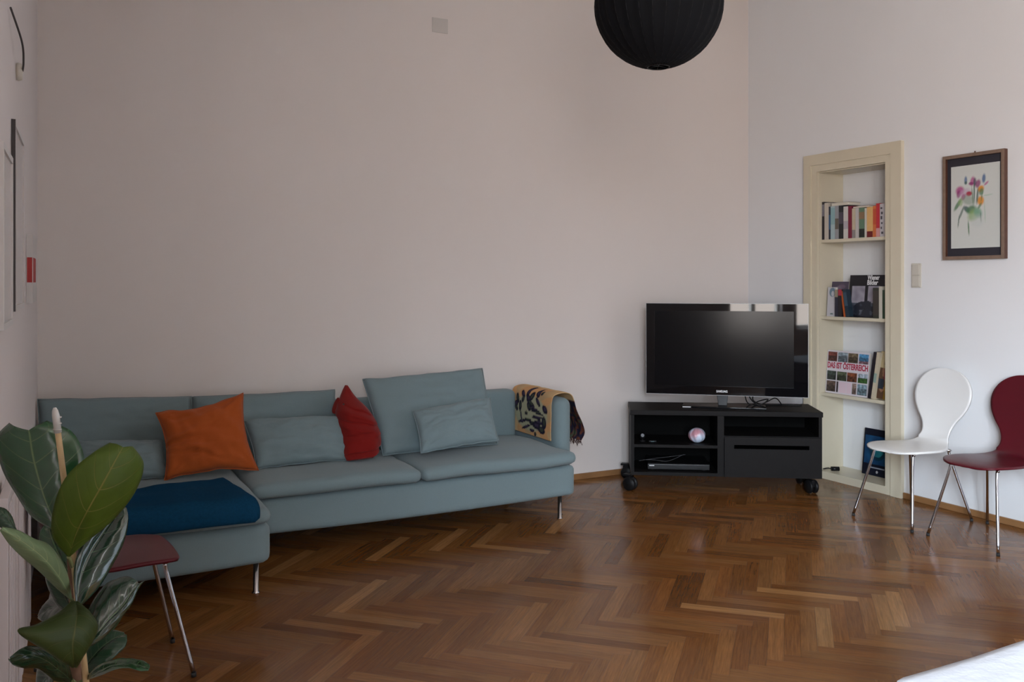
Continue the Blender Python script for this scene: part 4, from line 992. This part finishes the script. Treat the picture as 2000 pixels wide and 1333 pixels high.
# B big olive leaf, light falls through it
leaf([(134, 1088, 1.84), (150, 1040, 1.82), (170, 1000, 1.80), (199, 948, 1.80), (225, 900, 1.82), (240, 874, 1.84)],
     [(132, 1088, 1.84), (102, 1048, 1.80), (106, 985, 1.78), (132, 928, 1.78), (180, 886, 1.80), (214, 865, 1.84)],
     [(137, 1088, 1.84), (174, 1056, 1.85), (222, 1016, 1.87), (264, 962, 1.89), (281, 908, 1.90), (260, 873, 1.88)], YOUNG, UPPER, petiole=[(142, 1110, 1.90), (134, 1088, 1.84)])
# C dark glossy leaf with glare
leaf(plane([(150, 1186, 0), (156, 1130, 0), (176, 1080, 0), (206, 1035, 0), (230, 1003, 0), (239, 990, 0)], 150, 1186, 1.87),
     plane([(148, 1186, 0), (144, 1120, -.004), (156, 1068, -.006), (184, 1026, -.006), (212, 998, -.004), (234, 986, 0)], 150, 1186, 1.87),
     plane([(153, 1190, 0), (192, 1150, -.008), (220, 1105, -.010), (242, 1060, -.010), (251, 1018, -.006), (247, 992, 0)], 150, 1186, 1.87), GLOSSL, UNDER, petiole=[(146, 1200, 1.92), (150, 1186, 1.87)])
# D pale underside leaf, arching to the left
leaf([(140, 1172, 1.93), (120, 1135, 1.84), (92, 1098, 1.76), (60, 1070, 1.70), (28, 1048, 1.66), (2, 1034, 1.64)],
     [(139, 1174, 1.93), (108, 1148, 1.86), (74, 1115, 1.78), (44, 1090, 1.72), (18, 1064, 1.68), (0, 1038, 1.64)],
     [(141, 1170, 1.93), (128, 1112, 1.88), (98, 1066, 1.80), (66, 1052, 1.74), (36, 1036, 1.69), (4, 1029, 1.65)], UNDER, UPPER, label='pale green leaf turned to show its underside', petiole=[(143, 1195, 1.95), (140, 1172, 1.93)])
# E small dark tip at the left margin
leaf([(30, 1036, 1.72), (18, 1018, 1.72), (6, 1002, 1.72), (-6, 994, 1.72)], [(28, 1040, 1.72), (8, 1034, 1.71), (-8, 1024, 1.71), (-10, 1000, 1.72)], [(32, 1034, 1.72), (24, 1010, 1.73), (12, 995, 1.73), (-2, 990, 1.73)], DARKL, UNDER)
# F lower central olive leaf folded towards the viewer
leaf([(148, 1178, 1.82), (150, 1200, 1.76), (146, 1226, 1.72), (142, 1256, 1.71), (143, 1282, 1.72), (146, 1302, 1.75)],
     [(140, 1176, 1.82), (112, 1200, 1.74), (70, 1222, 1.68), (34, 1234, 1.64), (88, 1270, 1.68), (142, 1304, 1.75)],
     [(152, 1176, 1.82), (176, 1200, 1.80), (190, 1222, 1.79), (182, 1250, 1.77), (166, 1276, 1.76), (150, 1304, 1.75)], OLIVE, UPPER)
# G lower right glossy leaf
leaf(plane([(172, 1262, 0), (190, 1238, 0), (212, 1212, 0), (238, 1186, 0), (258, 1158, 0), (270, 1140, 0)], 172, 1262, 1.86),
     plane([(170, 1258, 0), (178, 1210, .02), (194, 1168, .03), (216, 1138, .03), (246, 1126, .02), (266, 1134, .0)], 172, 1262, 1.86),
     plane([(176, 1264, 0), (204, 1246, 0), (234, 1212, 0), (258, 1180, 0), (270, 1152, 0), (282, 1136, 0)], 172, 1262, 1.86), GLOSSL, UNDER, petiole=[(156, 1278, 1.92), (172, 1262, 1.86)])
# H bottom left leaf
leaf([(140, 1330, 1.88), (118, 1312, 1.83), (92, 1292, 1.78), (62, 1280, 1.74), (34, 1284, 1.72), (18, 1292, 1.71)],
     [(138, 1336, 1.88), (104, 1330, 1.83), (72, 1308, 1.78), (46, 1306, 1.74), (26, 1300, 1.72), (16, 1288, 1.71)],
     [(142, 1326, 1.88), (130, 1290, 1.85), (100, 1272, 1.80), (62, 1262, 1.76), (40, 1268, 1.73), (20, 1284, 1.71)], DARKL, UNDER, petiole=[(152, 1340, 1.92), (140, 1330, 1.88)])
# I bottom right arching leaf
leaf([(168, 1326, 1.88), (196, 1312, 1.82), (224, 1302, 1.77), (252, 1299, 1.73), (276, 1301, 1.70), (292, 1306, 1.69)],
     [(168, 1322, 1.88), (196, 1303, 1.86), (222, 1294, 1.82), (250, 1292, 1.77), (276, 1293, 1.73), (290, 1297, 1.70)],
     [(168, 1330, 1.88), (198, 1320, 1.80), (228, 1308, 1.74), (252, 1306, 1.70), (272, 1311, 1.68), (290, 1310, 1.68)], UPPER, UNDER, petiole=[(154, 1336, 1.92), (168, 1326, 1.88)])
# J, K, L darker leaves behind
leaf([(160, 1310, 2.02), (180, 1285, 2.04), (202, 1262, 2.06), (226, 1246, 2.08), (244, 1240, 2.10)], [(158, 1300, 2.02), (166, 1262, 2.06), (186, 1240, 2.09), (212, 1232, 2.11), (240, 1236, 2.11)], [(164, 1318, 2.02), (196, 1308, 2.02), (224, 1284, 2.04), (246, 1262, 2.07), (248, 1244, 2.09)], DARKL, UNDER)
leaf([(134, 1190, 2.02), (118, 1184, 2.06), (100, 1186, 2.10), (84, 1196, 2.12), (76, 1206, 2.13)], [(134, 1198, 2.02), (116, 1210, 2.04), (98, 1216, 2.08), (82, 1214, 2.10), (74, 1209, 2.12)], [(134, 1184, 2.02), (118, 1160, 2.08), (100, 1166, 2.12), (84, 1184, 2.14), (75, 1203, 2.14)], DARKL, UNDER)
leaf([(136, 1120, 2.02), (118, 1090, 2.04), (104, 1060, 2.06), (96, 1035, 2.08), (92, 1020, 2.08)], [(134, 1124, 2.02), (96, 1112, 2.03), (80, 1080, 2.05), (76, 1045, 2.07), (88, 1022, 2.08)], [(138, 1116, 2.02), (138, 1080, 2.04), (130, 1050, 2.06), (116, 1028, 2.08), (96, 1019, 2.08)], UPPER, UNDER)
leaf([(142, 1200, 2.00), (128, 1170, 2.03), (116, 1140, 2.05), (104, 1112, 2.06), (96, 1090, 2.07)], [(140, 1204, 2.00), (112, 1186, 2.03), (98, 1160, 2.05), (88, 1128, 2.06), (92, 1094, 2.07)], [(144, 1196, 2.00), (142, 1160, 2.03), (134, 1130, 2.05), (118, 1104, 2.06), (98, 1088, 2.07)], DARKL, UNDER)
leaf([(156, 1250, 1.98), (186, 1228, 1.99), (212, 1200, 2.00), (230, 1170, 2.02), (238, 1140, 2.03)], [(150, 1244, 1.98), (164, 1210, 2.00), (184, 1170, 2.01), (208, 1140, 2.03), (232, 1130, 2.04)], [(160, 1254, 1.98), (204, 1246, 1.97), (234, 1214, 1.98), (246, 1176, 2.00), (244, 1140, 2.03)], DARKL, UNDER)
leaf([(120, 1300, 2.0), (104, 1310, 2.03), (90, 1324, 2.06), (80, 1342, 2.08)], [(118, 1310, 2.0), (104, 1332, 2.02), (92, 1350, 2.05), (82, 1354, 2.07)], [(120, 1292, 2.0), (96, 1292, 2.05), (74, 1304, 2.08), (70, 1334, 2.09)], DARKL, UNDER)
# stems, stake, pot
base = Vector((PX+.03, PY, .30))
bm = bmesh.new(); tube(bm, spline([base+PO, Vector((PX+.03, PY, .48))+PO, atD(150, 1333, 1.93)+PO, atD(149, 1280, 1.93)+PO, atD(147, 1200, 1.94)+PO, atD(143, 1150, 1.95)+PO, atD(140, 1100, 1.95)+PO, atD(138, 1070, 1.95)+PO], 6), [.011]*30+[.009]*8+[.0075]*5, 12); obj('stem', bm, BARK, plant, smooth=True)
bm = bmesh.new(); tube(bm, [Vector((PX+.05, PY+.01, .30))+PO, atD(140, 1060, 1.90)+PO, atD(124, 930, 1.862)+PO, atD(109, 812, 1.835)+PO], [.0065, .0065, .0062, .006], 12)
stake = obj('stake', bm, mat('bamboo', (.52, .38, .20), .4, noise_amt=.15, nscale=30), plant, smooth=True); stake['label'] = 'pale bamboo stake with a wrapped top'
bm = bmesh.new(); tube(bm, [atD(113, 845, 1.842)+PO, atD(109, 812, 1.835)+PO, atD(107.5, 803, 1.833)+PO, atD(106.8, 797, 1.832)+PO], [.0078, .0074, .006, .003], 12)
for k in (0, 1, 2): tube(bm, [atD(112, 840-12*k, 1.840)+PO, atD(112.2, 838-12*k, 1.840)+PO], .0083, 12)
obj('stake_wrap', bm, mat('cellophane_wrap', (.5, .5, .48), .15, spec=.8, coat=.5), stake, smooth=True)
bm = bmesh.new(); lathe(bm, [(.0001, 0), (.085, 0), (.092, .01), (.118, .27), (.125, .275), (.125, .30), (.115, .30), (.108, .27), (.0001, .27)], 40); obj('pot', bm, mat('terracotta', (.32, .13, .07), .8, noise_amt=.1, nscale=12), plant, smooth=True)
bm = bmesh.new(); lathe(bm, [(.0001, .29), (.06, .292), (.109, .284), (.11, .272)], 32)
for v in bm.verts: v.co.z += noise.noise(v.co*40)*.005
obj('soil', bm, mat('potting_soil', (.03, .02, .013), .95, bump=.8, bscale=90, bdist=.006), plant)
